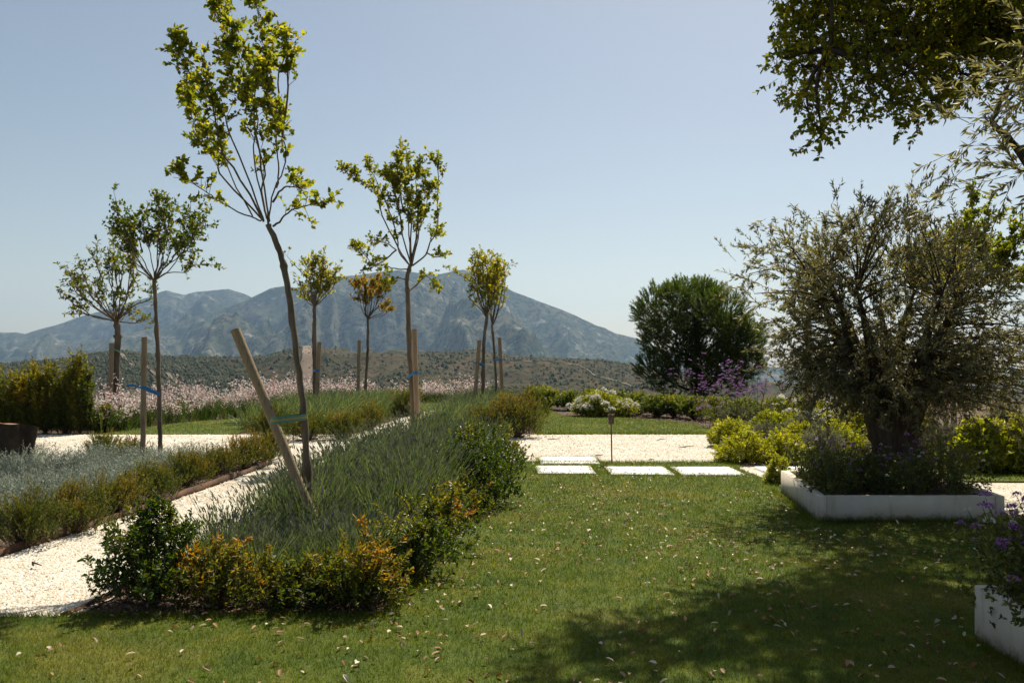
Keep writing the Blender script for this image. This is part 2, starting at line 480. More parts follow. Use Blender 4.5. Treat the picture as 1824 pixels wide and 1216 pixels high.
hill_e = elev([(-900, 640), (-300, 650), (0, 648), (100, 641), (150, 632), (190, 626), (235, 627), (280, 635), (400, 637), (470, 634), (520, 622),
               (545, 617), (600, 619), (700, 623), (800, 626), (850, 623), (900, 631), (950, 636), (1000, 637), (1060, 640), (1120, 648), (1170, 656), (1260, 672), (1500, 690), (2600, 700)])
HILL_RD = 1400.0
def hill_h(u, d):
    e = hill_e(u) + .0006 * (fbm(u * 160, u * 0 + 3.3, 3) - .5)
    rd = HILL_RD * (1 + .12 * (vnoise(u * 6 + 9, u * 0 + 1.5) - .5))
    zr = EYE + e * rd
    s = d / rd
    zb = -92.0
    near = -1.2 + (zb + 1.2) * sm((d - 36) / 260)
    front = zb + (zr - zb) * np.clip((s - .22) / .78, 0, 1) ** .8
    z = np.where(s < .22, near, np.where(s <= 1, front, zr + (-170 - zr) * sm((s - 1) / .7)))
    win = np.clip((s - .3) / .3, 0, 1) * np.where(s > 1, 1, np.clip((1.02 - s) / .12, .15, 1))
    X = u * d
    z = z + win * (ridged(X / 230 + 4, d / 420, 5) - .62) * 66
    lim = EYE + (e - .0004 - .012 * np.clip(1 - s, 0, 1)) * d
    return np.where((s < .995) & (s > .3), np.minimum(z, lim), np.where((s >= .995) & (s < 1.0001), EYE + e * d, np.where(s > 1, np.minimum(z, EYE + (e - .0008) * d), z)))

us = np.linspace(-1.35, 1.35, 620)
ds = np.unique(np.concatenate([np.geomspace(35.5, 500, 34), np.linspace(500, 1560, 120), np.linspace(1560, 2600, 14)]))
U, D = np.meshgrid(us, ds)
ZH = hill_h(U, D)
forest = sm((.62 - np.abs(U + .47) * 2.2) * 2.2) * sm((fbm(U * D / 90, D / 160, 4) - .30) * 6)
grid(us, ds, ZH, 'dry_hill', M['hill'], 'low dry hillside with dark scrub below the blue mountain', 'hill', forest * .75)

mt_main = elev([(-1400, 660), (-300, 648), (0, 640), (120, 612), (220, 596), (300, 578), (380, 553), (420, 540), (447, 530), (483, 512), (505, 509), (527, 512),
                (555, 503), (590, 494), (617, 491), (640, 489), (689, 482), (708, 480), (755, 487), (786, 487), (805, 482), (824, 479), (860, 484), (885, 500), (911, 517), (940, 528),
                (992, 547), (1045, 570), (1062, 579), (1076, 583), (1096, 593), (1129, 600), (1146, 606), (1180, 622), (1230, 641), (1300, 652), (2600, 665)])
mt_rear = elev([(-1400, 640), (-400, 620), (-150, 600), (0, 591), (30, 591), (45, 594), (60, 588), (100, 578), (150, 561), (170, 556), (215, 542), (260, 530), (285, 519), (297, 516), (310, 520), (330, 524), (350, 519),
                (370, 517), (405, 514), (436, 522), (450, 531), (520, 562), (700, 610), (1000, 650), (2600, 668)])
def mount_h(u, d, ef, rd, zb, d0, amp, fx, seed):
    e = ef(u) + .0016 * (fbm(u * 120 + seed, u * 0 + 2.2, 4) - .5)
    zr = EYE + e * rd
    s = (d - d0) / (rd - d0)
    z = np.where(s < 1, zb + (zr - zb) * np.clip(s, 0, 1) ** 1.25, zr + (zb - zr) * sm((s - 1) / .6))
    X = u * rd
    k = ridged(X / fx + seed + .35 * fbm(X / 600, d / 500, 3), d / (fx * 2.6) + seed, 6)
    win = np.clip(s / .12, 0, 1) * np.clip((1.0 - s) / .16, 0.0, 1)
    z = z + win * (k - .70) * amp * np.clip((zr - zb) / 500, .25, 1.2)
    lim = EYE + (e - .0006 - .002 * np.clip(1 - s, 0, 1)) * d
    z = np.where(s < .96, lim - 30 * np.log1p(np.exp(np.clip((lim - z) / 30, -30, 30))), z)
    return np.where(s < 1, np.minimum(z, lim), np.minimum(z, EYE + (e - .0005) * d)), e
us2 = np.linspace(-1.3, 1.3, 800)
for nm, ef, rd, d0, amp, fx, seed, lab in (('mountain', mt_main, 6000., 3000., 820., 760., 3.1, 'broad blue-grey mountain with a long right slope'),
                                           ('mountain', mt_rear, 7600., 4700., 760., 700., 11.7, 'rear mountain ridge with rounded humps at the left')):
    dd = np.concatenate([np.linspace(d0, rd, 170), np.linspace(rd, rd + 1800, 16)[1:]])
    U, D = np.meshgrid(us2, dd)
    Z, _ = mount_h(U, D, ef, rd, -165., d0, amp, fx, seed)
    grid(us2, dd, Z, nm, M['mountain'], lab, 'mountain')

mb = MB()
th = np.linspace(0, 2 * math.pi, 97)[:-1]
rr = np.array([60, 500, 2000, 5000, 9000, 13300.])
v = np.stack([rr[:, None] * np.cos(th), rr[:, None] * np.sin(th), np.full((len(rr), 96), -160.)], -1)
i = np.arange(len(rr) - 1)[:, None] * 96; j = np.arange(96)[None]
mb.add(v, np.stack([i + j, i + (j + 1) % 96, i + 96 + (j + 1) % 96, i + 96 + j], -1).reshape(-1, 4))
tag(mb.build('valley_ground', M['valley']), 'hazy valley floor stretching to the horizon', 'ground', kind='structure')

# tracks on the hillside
def track(upts, width, label):
    a = np.array(upts, float); k = 60
    s = np.linspace(0, 1, k); q = np.linspace(0, 1, len(a))
    px = np.interp(s, q, a[:, 0]); d = np.interp(s, q, a[:, 1])
    u = (px - CX) / F + .0025 * (fbm(s * 9, s * 0 + 7.7, 3) - .5)
    cen = np.stack([u * d, d], -1); tg = nrm(np.gradient(cen, axis=0)); n2 = np.stack([-tg[:, 1], tg[:, 0]], -1)
    wv = width * (.7 + .6 * vnoise(s * 14, s * 0 + 2))[:, None]
    vs = []
    for sgn in (-1, 0, 1):
        p = cen + n2 * wv * .5 * sgn
        vs.append(np.stack([p[:, 0], p[:, 1], hill_h(p[:, 0] / p[:, 1], p[:, 1]) + 1.6], -1))
    v = np.stack(vs, 1).reshape(-1, 3)
    i = np.arange(k - 1)[:, None] * 3; j = np.arange(2)[None]
    mb = MB(); mb.add(v, np.stack([i + j, i + j + 1, i + 3 + j + 1, i + 3 + j], -1).reshape(-1, 4))
    tag(mb.build('dirt_track', M['track']), label, 'track', kind='structure')
track([(545, 1385), (551, 1300), (546, 1180), (552, 1060), (540, 950), (556, 860)], 16, 'steep bare earth firebreak running down the hillside')
track([(190, 1150), (215, 1120), (240, 1060), (262, 1010), (300, 960), (330, 930)], 5, 'thin dirt track across the wooded hillside')
track([(900, 1080), (960, 1060), (1010, 1090), (1060, 1010), (1110, 990), (1150, 960)], 3.5, 'narrow dirt track winding over the bare hillside')

# scrub trees on the hill: a far wood nobody could count
rng = np.random.default_rng(11)
n = 42000
u = rng.uniform(-.75, .3, n); d = rng.uniform(620, 1420, n)
dens = .10 + .9 * sm((.62 - np.abs(u + .47) * 2.2) * 2.2) * sm((fbm(u * d / 90, d / 160, 4) - .28) * 6)
dens = np.maximum(dens, .42 * sm((fbm(u * d / 70 + 40, d / 110, 4) - .43) * 9))
k = rng.random(n) < dens; u, d = u[k], d[k]; n = len(u)
z = hill_h(u, d); r = rng.uniform(.7, 2.3, n) * np.where(rng.random(n) < .08, 1.6, 1)
oct_ = nrm(np.array([[1, 0, 0], [.3, .95, 0], [-.8, .6, 0], [-.8, -.6, 0], [.3, -.95, 0], [.6, .4, .7], [-.5, .5, .75], [-.1, -.7, .7], [0, 0, 1.0]]))
off = oct_[None] * (r[:, None] * rng.uniform(.75, 1.2, (n, 9)))[..., None]
off[..., 2] *= rng.uniform(.9, 1.5, (n, 1))
v = np.stack([u * d, d, z + r * .25], -1)[:, None] + off
fo = np.array([[0, 1, 5], [1, 6, 5], [1, 2, 6], [2, 3, 6], [3, 7, 6], [3, 4, 7], [4, 0, 7], [0, 5, 7], [5, 6, 8], [6, 7, 8], [7, 5, 8]])
mb = MB(); mb.add(v, (np.arange(n)[:, None, None] * 9 + fo[None]).reshape(-1, 3), np.repeat(rng.random(n), 9))
tag(mb.build('far_woods', M['woods'], smooth=True), 'dark scrub and pine wood scattered over the far hillside', 'woods', kind='stuff')

# ------------------------------------------------------------------ garden ground
def sheet(poly, z, name, mat, label, cat, skirt=0.0, kind='structure', sub=True):
    p = np.asarray(poly, float)[:, :2]; n = len(p)
    me = bpy.data.meshes.new(name)
    verts = [(x, y, z) for x, y in p]; faces = [list(range(n))]
    if skirt:
        verts += [(x, y, z - skirt) for x, y in p]
        faces += [[i, i + n, (i + 1) % n + n, (i + 1) % n] for i in range(n)]
    me.from_pydata(verts, [], faces); me.update()
    me.materials.append(mat)
    o = bpy.data.objects.new(name, me); C.objects.link(o)
    return tag(o, label, cat, kind=kind)

def wob(pts, rng, step=.25, amp=.02):
    pts = np.asarray(pts, float)[:, :2]; out = []
    for i in range(len(pts)):
        a, b = pts[i], pts[(i + 1) % len(pts)]
        k = max(1, int(np.linalg.norm(b - a) / step))
        for s in range(k): out.append(a + (b - a) * s / k + (rng.normal(0, amp, 2) if s else 0))
    return np.array(out)

rng = np.random.default_rng(3)
sheet([(-45, -12), (45, -12), (45, 36), (-45, 36)], 0.0, 'garden_soil', M['soil'], 'dark mulched soil of the garden beds', 'soil', 4.0)

PATH_L = [(-4.75, 4.6), (-4.45, 5.3), (-4.17, 6.95), (-3.95, 9), (-3.80, 11.2), (-3.74, 13.15), (-3.64, 17.75), (-3.30, 22), (-3.0, 26), (-2.64, 30.4)]
PATH_R = [(-2.74, 5.27), (-2.62, 6.5), (-2.5, 9), (-2.45, 13.3), (-2.3, 18.5), (-1.95, 24), (-1.5, 30.4)]
path_poly = [(-6.2, 5.27)] + [(-4.62, 5.27)] + PATH_L[2:] + PATH_R[::-1]
path_poly = [(-7.5, 5.27), (-7.5, 5.29)] + [(-4.5, 5.9)] + PATH_L[2:] + PATH_R[::-1]
sheet(path_poly, .012, 'gravel_path', M['gravel'], 'pale gravel path running straight away past the lavender', 'path')
sheet([(-16, 13.5), (-3.75, 13.4), (-2.4, 13.38), (5.5, 13.38), (5.5, 18.75), (-16, 18.75)], .016, 'gravel_path', M['gravel'], 'pale gravel path crossing the garden behind the lawn', 'path')

BED_B = [(-2.74, 5.29), (-.77, 5.29), (-.69, 6.32), (-.37, 9.18), (-.10, 12.2), (-.06, 13.35), (-2.43, 13.35), (-2.5, 9), (-2.62, 6.5)]
lawn = [(-16, -6), (14, -6), (14, 8.6), (5.1, 8.6), (5.1, 10.2), (3.7, 10.6), (3.42, 11.2), (3.36, 12.6), (3.58, 13.35), (-.06, 13.35), (-.10, 12.2), (-.37, 9.18), (-.69, 6.32), (-.77, 5.29), (-2.74, 5.27), (-4.4, 5.27), (-7.5, 5.27), (-16, 5.27)]
sheet(wob(lawn, rng, .22, .012), .034, 'lawn', M['lawn'], 'mown front lawn scattered with dry leaves', 'lawn', .03)
FARLAWN = [(.55, 18.75), (4.9, 18.75), (4.7, 20.5), (4.6, 22), (4.0, 23.2), (2.3, 25), (1.5, 25.0), (1.1, 29.5), (.2, 29.5), (.45, 24)]
sheet(wob(FARLAWN, rng, .3, .015), .036, 'lawn', M['lawn'], 'small far lawn between the gravel and the white flowers', 'lawn', .03)
LEFTLAWN = [(-9.0, 18.75), (-6.1, 18.75), (-6.1, 22), (-6.6, 25.5), (-8.6, 22.5)]
sheet(LEFTLAWN, .036, 'lawn', M['lawn'], 'strip of lawn between the pink flowers and the left hedge shrubs', 'lawn', .03)
MIDLAWN = [(-3.0, 27.0), (-1.5, 30.5), (-1.2, 33), (-4.2, 33), (-4.0, 27)]
RIGHTLAWN = [(5.4, 11.3), (12, 11.0), (12, 12.6), (5.4, 12.6)]
sheet(MIDLAWN, .036, 'lawn', M['lawn'], 'sliver of lawn at the far end of the gravel path', 'lawn', .03)
sheet(RIGHTLAWN, .036, 'lawn', M['lawn'], 'patch of lawn before the bright hedge at the right', 'lawn', .03)
sheet([(5.1, 8.6), (12, 8.4), (12, 11.0), (5.4, 11.3), (5.0, 10.6)], .014, 'gravel_path', M['gravel'], 'gravel strip beside the olive planter at the right', 'path')
sheet([(3.42, 11.2), (3.72, 10.6), (4.4, 10.8), (4.2, 13.3), (3.58, 13.35), (3.36, 12.6)], .014, 'gravel_path', M['gravel'], 'short gravel strip between the lawn and the corner slab', 'path')

# paving slabs
def box(mb, lo, hi, t=0.0, mi=0, bev=0.0):
    (x0, y0, z0), (x1, y1, z1) = lo, hi
    b = bev
    if not b:
        v = [(x0, y0, z0), (x1, y0, z0), (x1, y1, z0), (x0, y1, z0), (x0, y0, z1), (x1, y0, z1), (x1, y1, z1), (x0, y1, z1)]
        f = [(0, 3, 2, 1), (4, 5, 6, 7), (0, 1, 5, 4), (1, 2, 6, 5), (2, 3, 7, 6), (3, 0, 4, 7)]
    else:
        v = []
        for z, k in ((z0, 0), (z1 - b, 0), (z1, b)):
            v += [(x0 + k, y0 + k, z), (x1 - k, y0 + k, z), (x1 - k, y1 - k, z), (x0 + k, y1 - k, z)]
        f = [(0, 3, 2, 1), (8, 9, 10, 11)]
        for r in (0, 4): f += [(r, r + 1, r + 5, r + 4), (r + 1, r + 2, r + 6, r + 5), (r + 2, r + 3, r + 7, r + 6), (r + 3, r, r + 4, r + 7)]
    mb.add(v, f, t, mi)

SLABS = [(.36, 1.18, 11.95, 12.85, 'white paving slab in the lawn, front one of the pair left of the post'),
         (.44, 1.36, 13.12, 14.02, 'white paving slab lying on the gravel edge beside the thin post'),
         (1.38, 2.26, 11.85, 12.75, 'white paving slab in the lawn, middle of the front row of three'),
         (2.36, 3.24, 11.80, 12.72, 'white paving slab in the lawn nearest the yellow bushes'),
         (3.62, 4.35, 11.25, 12.75, 'white paving slab half hidden beneath the yellow bushes by the planter')]
for x0, x1, y0, y1, lab in SLABS:
    mb = MB(); box(mb, (x0, y0, -.02), (x1, y1, .047), bev=.006)
    tag(mb.build('paving_slab', M['stone']), lab, 'paving slab', 'white paving slabs at the lawn edge')

# rusty edging along the beds
def strip(pts, h, th, name, label, z0=-.02):
    p = spline([(a, b, 0) for a, b in pts], 40)
    p[:, :2] += np.stack([fbm(np.arange(40) * .6, np.full(40, 1.3 + len(label)), 3) - .5] * 2, -1) * .05
    tg = nrm(np.gradient(p, axis=0)); n2 = np.stack([-tg[:, 1], tg[:, 0], np.zeros(40)], -1)
    hz = h * (.8 + .5 * vnoise(np.arange(40) * .4, np.full(40, 2.0)))
    ring = np.stack([p - n2 * th + UP * z0, p - n2 * th + UP * hz[:, None], p + n2 * th + UP * hz[:, None], p + n2 * th + UP * z0], 1)
    i = np.arange(39)[:, None] * 4; j = np.arange(4)[None]
    mb = MB(); mb.add(ring, np.stack([i + j, i + (j + 1) % 4, i + 4 + (j + 1) % 4, i + 4 + j], -1).reshape(-1, 4))
    tag(mb.build(name, M['corten']), label, 'edging')
strip([(x - .03, y) for x, y in PATH_L[1:6]], .075, .012, 'metal_edging', 'rusty metal edging along the silver bed side of the path')
strip([(-2.80, 5.30), (-2.70, 5.9), (-2.62, 6.5), (-2.53, 9), (-2.46, 13.2)], .04, .010, 'metal_edging', 'rusty metal edging along the lavender side of the path')

# ------------------------------------------------------------------ lawn blades, pebbles, litter
PLANTER1 = [(2.98, 8.40), (4.90, 8.40), (5.2, 10.5), (3.22, 10.5)]
def blades(rng, q, h, wd, mb, z=.034):
    n = len(q); a = rng.uniform(0, 2 * math.pi, n)
    hh = h * rng.uniform(.55, 1.35, n); ln = rng.normal(0, .55, (n, 2)) * hh[:, None]
    b = np.stack([q[:, 0], q[:, 1], np.full(n, z)], -1)
    sd = np.stack([np.cos(a), np.sin(a), np.zeros(n)], -1) * (wd * rng.uniform(.6, 1.3, n))[:, None]
    tp = b + np.stack([ln[:, 0], ln[:, 1], hh], -1)
    mb.add(np.stack([b - sd, b + sd, tp], 1), np.arange(3 * n).reshape(n, 3), np.repeat(np.clip(rng.normal(.45, .28, n), 0, 1), 3))
rng = np.random.default_rng(21)
mb = MB()
bands = [(3.6, 5.2, 8200, .025, .0016), (5.2, 7.0, 5600, .026, .0021), (7.0, 9.5, 3200, .028, .0028), (9.5, 13.4, 1700, .034, .0038)]
for y0, y1, dn, h, wd in bands:
    xl, xr = -.62 * y1 - .3, .62 * y1 + .3
    q = scatter(rng, [(xl, y0), (xr, y0), (xr, y1), (xl, y1)], dn)
    k = inpoly(q[:, 0], q[:, 1], lawn) & ~inpoly(q[:, 0], q[:, 1], PLANTER1)
    for x0, x1, a0, a1, _ in SLABS:
        e = .02 + .05 * fbm(q[:, 0] * 9, q[:, 1] * 9, 3)
        k &= ~((q[:, 0] > x0 + e) & (q[:, 0] < x1 - e) & (q[:, 1] > a0 + e) & (q[:, 1] < a1 - e))
    q = q[k]
    tall = .75 + .6 * fbm(q[:, 0] * 2.5, q[:, 1] * 2.5, 3)
    blades(rng, q, h * tall, wd, mb)
for poly, dn in ((FARLAWN, 700), (LEFTLAWN, 500), (MIDLAWN, 300), (RIGHTLAWN, 700)):
    blades(rng, scatter(rng, poly, dn), .035, .006, mb)
# longer fringe along edges
def fringe(a, b, n, h, wd, spread=.03):
    s = rng.random(n)[:, None]
    q = np.array(a)[None] * (1 - s) + np.array(b)[None] * s + rng.normal(0, spread, (n, 2))
    blades(rng, q, h, wd, mb, .02)
fringe((-.06, 13.36), (3.6, 13.36), 2200, .055, .004)
fringe((.5, 18.76), (4.9, 18.76), 1500, .08, .006)
fringe((-7, 5.28), (-2.74, 5.27), 2600, .05, .0025)
fringe((-2.74, 5.27), (-.77, 5.27), 900, .05, .0025)
for a, b in zip(lawn[9:14], lawn[10:15]): fringe(a, b, 900, .05, .003)
fringe((2.98, 8.38), (4.9, 8.38), 1300, .07, .003); fringe((2.96, 8.4), (3.21, 10.5), 900, .06, .003)
fringe((2.58, 4.86), (2.58, 3.2), 1200, .06, .002)
for x0, x1, y0, y1, _ in SLABS[:4]:
    for a, b in (((x0, y0), (x1, y0)), ((x0, y0), (x0, y1)), ((x1, y0), (x1, y1)), ((x0, y1), (x1, y1))): fringe(a, b, 160, .06, .004, .035)
tag(mb.build('lawn_grass', M['grass']), 'short green and straw-coloured grass blades of the lawns', 'grass', kind='stuff')

def pebbles(rng, q, z, r0, r1, mb):
    n = len(q); r = rng.uniform(r0, r1, n)
    base = nrm(np.array([[1, 0, 0], [.3, .95, 0], [-.8, .6, 0], [-.8, -.6, 0], [.3, -.95, 0], [0, 0, .8]]))
    off = base[None] * (r[:, None] * rng.uniform(.65, 1.25, (n, 6)))[..., None]
    a = rng.uniform(0, 6.28, n); c, s = np.cos(a), np.sin(a)
    off = np.stack([off[..., 0] * c[:, None] - off[..., 1] * s[:, None], (off[..., 0] * s[:, None] + off[..., 1] * c[:, None]) * .7, off[..., 2] * .8], -1)
    v = np.stack([q[:, 0], q[:, 1], np.full(n, z)], -1)[:, None] + off
    f = np.array([[0, 1, 5], [1, 2, 5], [2, 3, 5], [3, 4, 5], [4, 0, 5]])
    mb.add(v, (np.arange(n)[:, None, None] * 6 + f[None]).reshape(-1, 3), np.repeat(np.clip(rng.normal(.55, .3, n), 0, 1), 6))
mb = MB()
q = scatter(rng, [(-5.2, 5.27), (-2.5, 5.27), (-2.4, 9.5), (-4.2, 9.5)], 4200); q = q[inpoly(q[:, 0], q[:, 1], path_poly)]
pebbles(rng, q, .012, .004, .013, mb)
pebbles(rng, scatter(rng, [(-.3, 13.4), (4.2, 13.4), (4.2, 18.7), (-.3, 18.7)], 700), .016, .007, .02, mb)
pebbles(rng, scatter(rng, [(-16, 13.4), (-3.5, 13.4), (-3.5, 18.7), (-16, 18.7)], 220), .016, .01, .022, mb)
q = scatter(rng, [(-5, 9.5), (-2.3, 9.5), (-2.3, 30), (-5, 30)], 500); q = q[inpoly(q[:, 0], q[:, 1], path_poly)]
pebbles(rng, q, .014, .007, .018, mb)
pebbles(rng, scatter(rng, [(5.1, 8.6), (8, 8.5), (8, 11), (5.4, 11.2)], 900), .014, .006, .015, mb)
tag(mb.build('loose_gravel', M['pebble']), 'loose pale pebbles covering the gravel paths', 'gravel', kind='stuff')

# fallen leaves on the lawn and chips of mulch in the beds
mb = MB()
q = np.concatenate([scatter(rng, [(-3, 3.8), (3.2, 3.8), (6.5, 10), (-.3, 10), (-.7, 6), (-.8, 5.2), (-3, 5.2)], 20),
                    scatter(rng, [(.4, 6), (3.0, 6), (3.0, 10), (-.2, 10)], 15), scatter(rng, [(0, 10), (3.2, 10), (3.2, 13), (0, 13)], 6)])
q = np.concatenate([q, scatter(rng, [(-3.2, 3.8), (6, 3.8), (6, 13.3), (-.4, 13.3), (-.8, 5.25), (-3.2, 5.25)], 34)])
q = q[inpoly(q[:, 0], q[:, 1], lawn) & ~inpoly(q[:, 0], q[:, 1], PLANTER1)]
q = q[rng.random(len(q)) < np.clip((fbm(q[:, 0] * 1.3 + 3, q[:, 1] * 1.3, 4) - .25) * 3.4, .06, 1)]
n = len(q)
dr = runit(rng, n); dr[:, 2] = rng.normal(0, .25, n)
leaves(mb, np.stack([q[:, 0], q[:, 1], rng.uniform(.050, .066, n)], -1), dr, nrm(runit(rng, n) * .5 + UP), rng.uniform(.024, .058, n), rng.uniform(.014, .028, n),
       np.clip(rng.beta(1.1, 1.0, n), 0, 1), 1, .22, .2)
tag(mb.build('fallen_leaves', M['litter']), 'dry curled leaves, cream, tan and rust, strewn over the lawn', 'leaf litter', kind='stuff')

mb = MB()
def chips(poly, dens, L):
    q = scatter(rng, poly, dens); n = len(q)
    if not n: return
    dr = runit(rng, n); dr[:, 2] *= .3
    leaves(mb, np.stack([q[:, 0], q[:, 1], rng.uniform(.016, .03, n)], -1), dr, nrm(runit(rng, n) * .6 + UP), L * rng.uniform(.5, 1.5, n), L * .4 * rng.uniform(.5, 1.3, n),
           np.clip(rng.beta(1.2, 1.5, n), 0, 1), 0, .2, .05)
chips([(-2.8, 5.28), (-.7, 5.28), (-.45, 7), (-2.7, 7)], 900, .05)
chips([(-.9, 6.5), (-.5, 6.5), (0, 13), (-.5, 13)], 240, .05)
chips([(-5.5, 6.2), (-4.15, 6.2), (-3.75, 13.2), (-4.8, 13.2)], 220, .05)
chips([(1.4, 24), (5.5, 20), (6, 24), (1.8, 27)], 60, .08)
chips([(-4.6, 5.4), (-2.7, 5.4), (-2.4, 13), (-3.9, 13)], 9, .03)
chips([(0, 13.5), (4, 13.5), (4, 18.6), (0, 18.6)], 7, .035)
chips([(-2.0, 17.9), (1.2, 17.9), (1.2, 20), (-2, 20)], 60, .06)
tag(mb.build('bark_mulch', M['chips']), 'brown bark chips strewn over the bed soil', 'mulch', kind='stuff')

mb = MB()
for px, py, L in ((205, 985, .22), (245, 1080, .24), (60, 1010, .08), (975, 783, .28), (1210, 797, .30), (1170, 785, .2), (1060, 812, .15), (1280, 812, .12), (1155, 820, .1), (985, 818, .12)):
    a = G(px, py, .02); an = rng.uniform(-.4, .4)
    b = a + np.array([math.cos(an) * L, math.sin(an) * L, .01])
    tube(mb, spline([a + UP * .012, (a + b) / 2 + rng.normal(0, .012, 3) + UP * .02, b + UP * .012], 5), [.006, .009, .009, .007, .003], 5)
tag(mb.build('twig_debris', M['twig']), 'small dark twigs lying on the pale gravel', 'debris', kind='stuff')

# ------------------------------------------------------------------ grasses in the beds
def tufts(rng, q, hfun, nst, mb, wd, lean=.35, wind=(.10, 0), z0=.0, mi=0, head=None, base_r=.10, tt=.5, curve=.5, hmi=0, headp=.55):
    n = len(q) * nst
    c = np.repeat(q, nst, 0); hh = np.repeat(hfun(q), nst) * rng.uniform(.6, 1.15, n)
    a = rng.uniform(0, 2 * math.pi, n); r = np.sqrt(rng.random(n))
    dr = np.stack([np.cos(a), np.sin(a)], -1)
    b = np.concatenate([c + dr * (r * base_r)[:, None], np.full((n, 1), z0)], 1)
    ln = dr * (lean * r * hh)[:, None] + rng.normal(0, .09, (n, 2)) * hh[:, None] + np.array(wind)[None] * hh[:, None]
    m = b + np.concatenate([ln * .35, (hh * .55)[:, None]], 1)
    tp = b + np.concatenate([ln * (1 + curve * .4), (hh * (1 - .12 * rng.random(n)))[:, None]], 1)
    w_ = wd * rng.uniform(.6, 1.3, n)
    e = rng.uniform(0, math.pi, n); sd = np.stack([np.cos(e), np.sin(e), np.zeros(n)], -1) * w_[:, None]
    t = np.clip(rng.normal(tt, .25, n), 0, 1)
    v = np.stack([b - sd, b + sd, m + sd * .85, m - sd * .85, tp + sd * .4, tp - sd * .4], 1)
    f = (np.arange(n)[:, None, None] * 6 + np.array([[0, 1, 2, 3], [3, 2, 4, 5]])[None]).reshape(-1, 4)
    mb.add(v, f, np.repeat(t, 6), mi)
    if head:
        L, W = head
        k = rng.random(n) < headp
        d = nrm(tp - m)[k]; T = tp[k]; nk = len(T)
        th_ = np.where(rng.random(nk) < .02, 1.0, rng.uniform(0, .75, nk))
        for e in (UP * .1 + np.array([1., 0, 0]), np.array([0, 1., .1])):
            leaves(mb, T - d * L * .35, d, np.broadcast_to(e, (nk, 3)), L * rng.uniform(.7, 1.3, nk), W, th_, 1, 0, 0, mi=hmi)

rng = np.random.default_rng(31)
# front lavender bed
LAV1 = [(-2.5, 6.1), (-1.05, 5.75), (-.85, 7.0), (-.72, 9.0), (-.55, 11), (-.35, 13.4), (-2.3, 13.4), (-2.42, 9)]
mb = MB()
q = scatter(rng, LAV1, 15)
hf = lambda q: .66 * np.clip(.72 + .12 * (q[:, 1] - 5.5), .72, 1.02) * (.8 + .45 * vnoise(q[:, 0] * 2.2, q[:, 1] * 2.2)) * np.clip(1.0 + .62 * (q[:, 0] + 1.75), .55, 1) * (1 - .52 * np.exp(-((q[:, 0] + 1.5) ** 2 + (q[:, 1] - 6.7) ** 2) / .35))
tufts(rng, q, hf, 105, mb, .0027, .36, (.05, -.02), head=(.06, .0125), base_r=.16, hmi=1)
tufts(rng, q, lambda q: hf(q) * .55, 60, mb, .0036, .8, (.04, 0), base_r=.2, tt=.3)
# a few wispy stems leaning out over the path
q2 = scatter(rng, [(-2.55, 6.3), (-2.2, 6.0), (-2.2, 13), (-2.6, 13)], 9)
tufts(rng, q2, lambda q: np.full(len(q), .52), 12, mb, .0028, .6, (-.06, 0), head=(.06, .009), base_r=.1, hmi=1)
tag(mb.build('lavender', [M['lavender'], M['lavhead']]), 'grey-green lavender filling the long bed beside the lawn', 'lavender', kind='stuff')
# far right lavender (behind the crossing path)
mb = MB()
q = scatter(rng, [(-2.1, 18.7), (-.1, 18.7), (.1, 24), (-.2, 31), (-1.3, 31), (-1.8, 24)], 9)
hf2 = lambda q: .62 * (.8 + .45 * vnoise(q[:, 0] * 1.6, q[:, 1] * 1.6))
tufts(rng, q, hf2, 50, mb, .006, .5, (.10, 0), head=(.06, .012), base_r=.2, hmi=1, tt=.62)
tufts(rng, q, lambda q: hf2(q) * .6, 30, mb, .007, .8, (.05, 0), base_r=.22, tt=.45)
tag(mb.build('lavender', [M['lavender'], M['lavhead']]), 'soft green lavender around the slim paired trees at the far end', 'lavender', kind='stuff')
mb = MB()
q = scatter(rng, [(-6.2, 19.6), (-4.0, 19.2), (-3.7, 24), (-3.4, 27), (-5.4, 29), (-6.6, 25.5)], 8)
hf3 = lambda q: .72 * (.8 + .4 * vnoise(q[:, 0] * 1.3, q[:, 1] * 1.3))
tufts(rng, q, hf3, 55, mb, .0065, .55, (.16, 0), head=(.06, .012), base_r=.22, hmi=1, tt=.55, headp=.3)
tufts(rng, q, lambda q: hf3(q) * .6, 30, mb, .008, .8, (.05, 0), base_r=.25, tt=.4)
tag(mb.build('ornamental_grass', [M['lavender'], M['lavhead']]), 'tall soft grassy mass left of the far gravel path', 'grass', kind='stuff')

# silver bed
SILV = [(-11, 8.2), (-7.6, 6.6), (-5.1, 6.9), (-4.8, 9), (-4.6, 11), (-4.4, 13.3), (-7.5, 13.2), (-11, 12.6)]
mb = MB()
q = scatter(rng, SILV, 11)
hs = lambda q: .29 * (.5 + 1.0 * vnoise(q[:, 0] * 1.5, q[:, 1] * 1.5))
tufts(rng, q, hs, 75, mb, .0034, .8, (.06, 0), base_r=.2, tt=.5)
n = len(q)
B = np.repeat(np.concatenate([q, np.full((n, 1), .12)], 1), 24, 0) + rng.normal(0, .12, (n * 24, 3)) * np.array([1, 1, .4])
B[:, 2] += np.repeat(hs(q), 24) * .35 - .06
sprigs(rng, B, nrm(runit(rng, n * 24) * .6 + UP), rng.uniform(.1, .2, n * 24), 9, .04, .008, mb, None, .55, .25, .7, .7, .2, shape=0)
tag(mb.build('silver_foliage', M['silver']), 'silvery blue-grey foliage carpeting the bed left of the path', 'ground cover', kind='stuff')

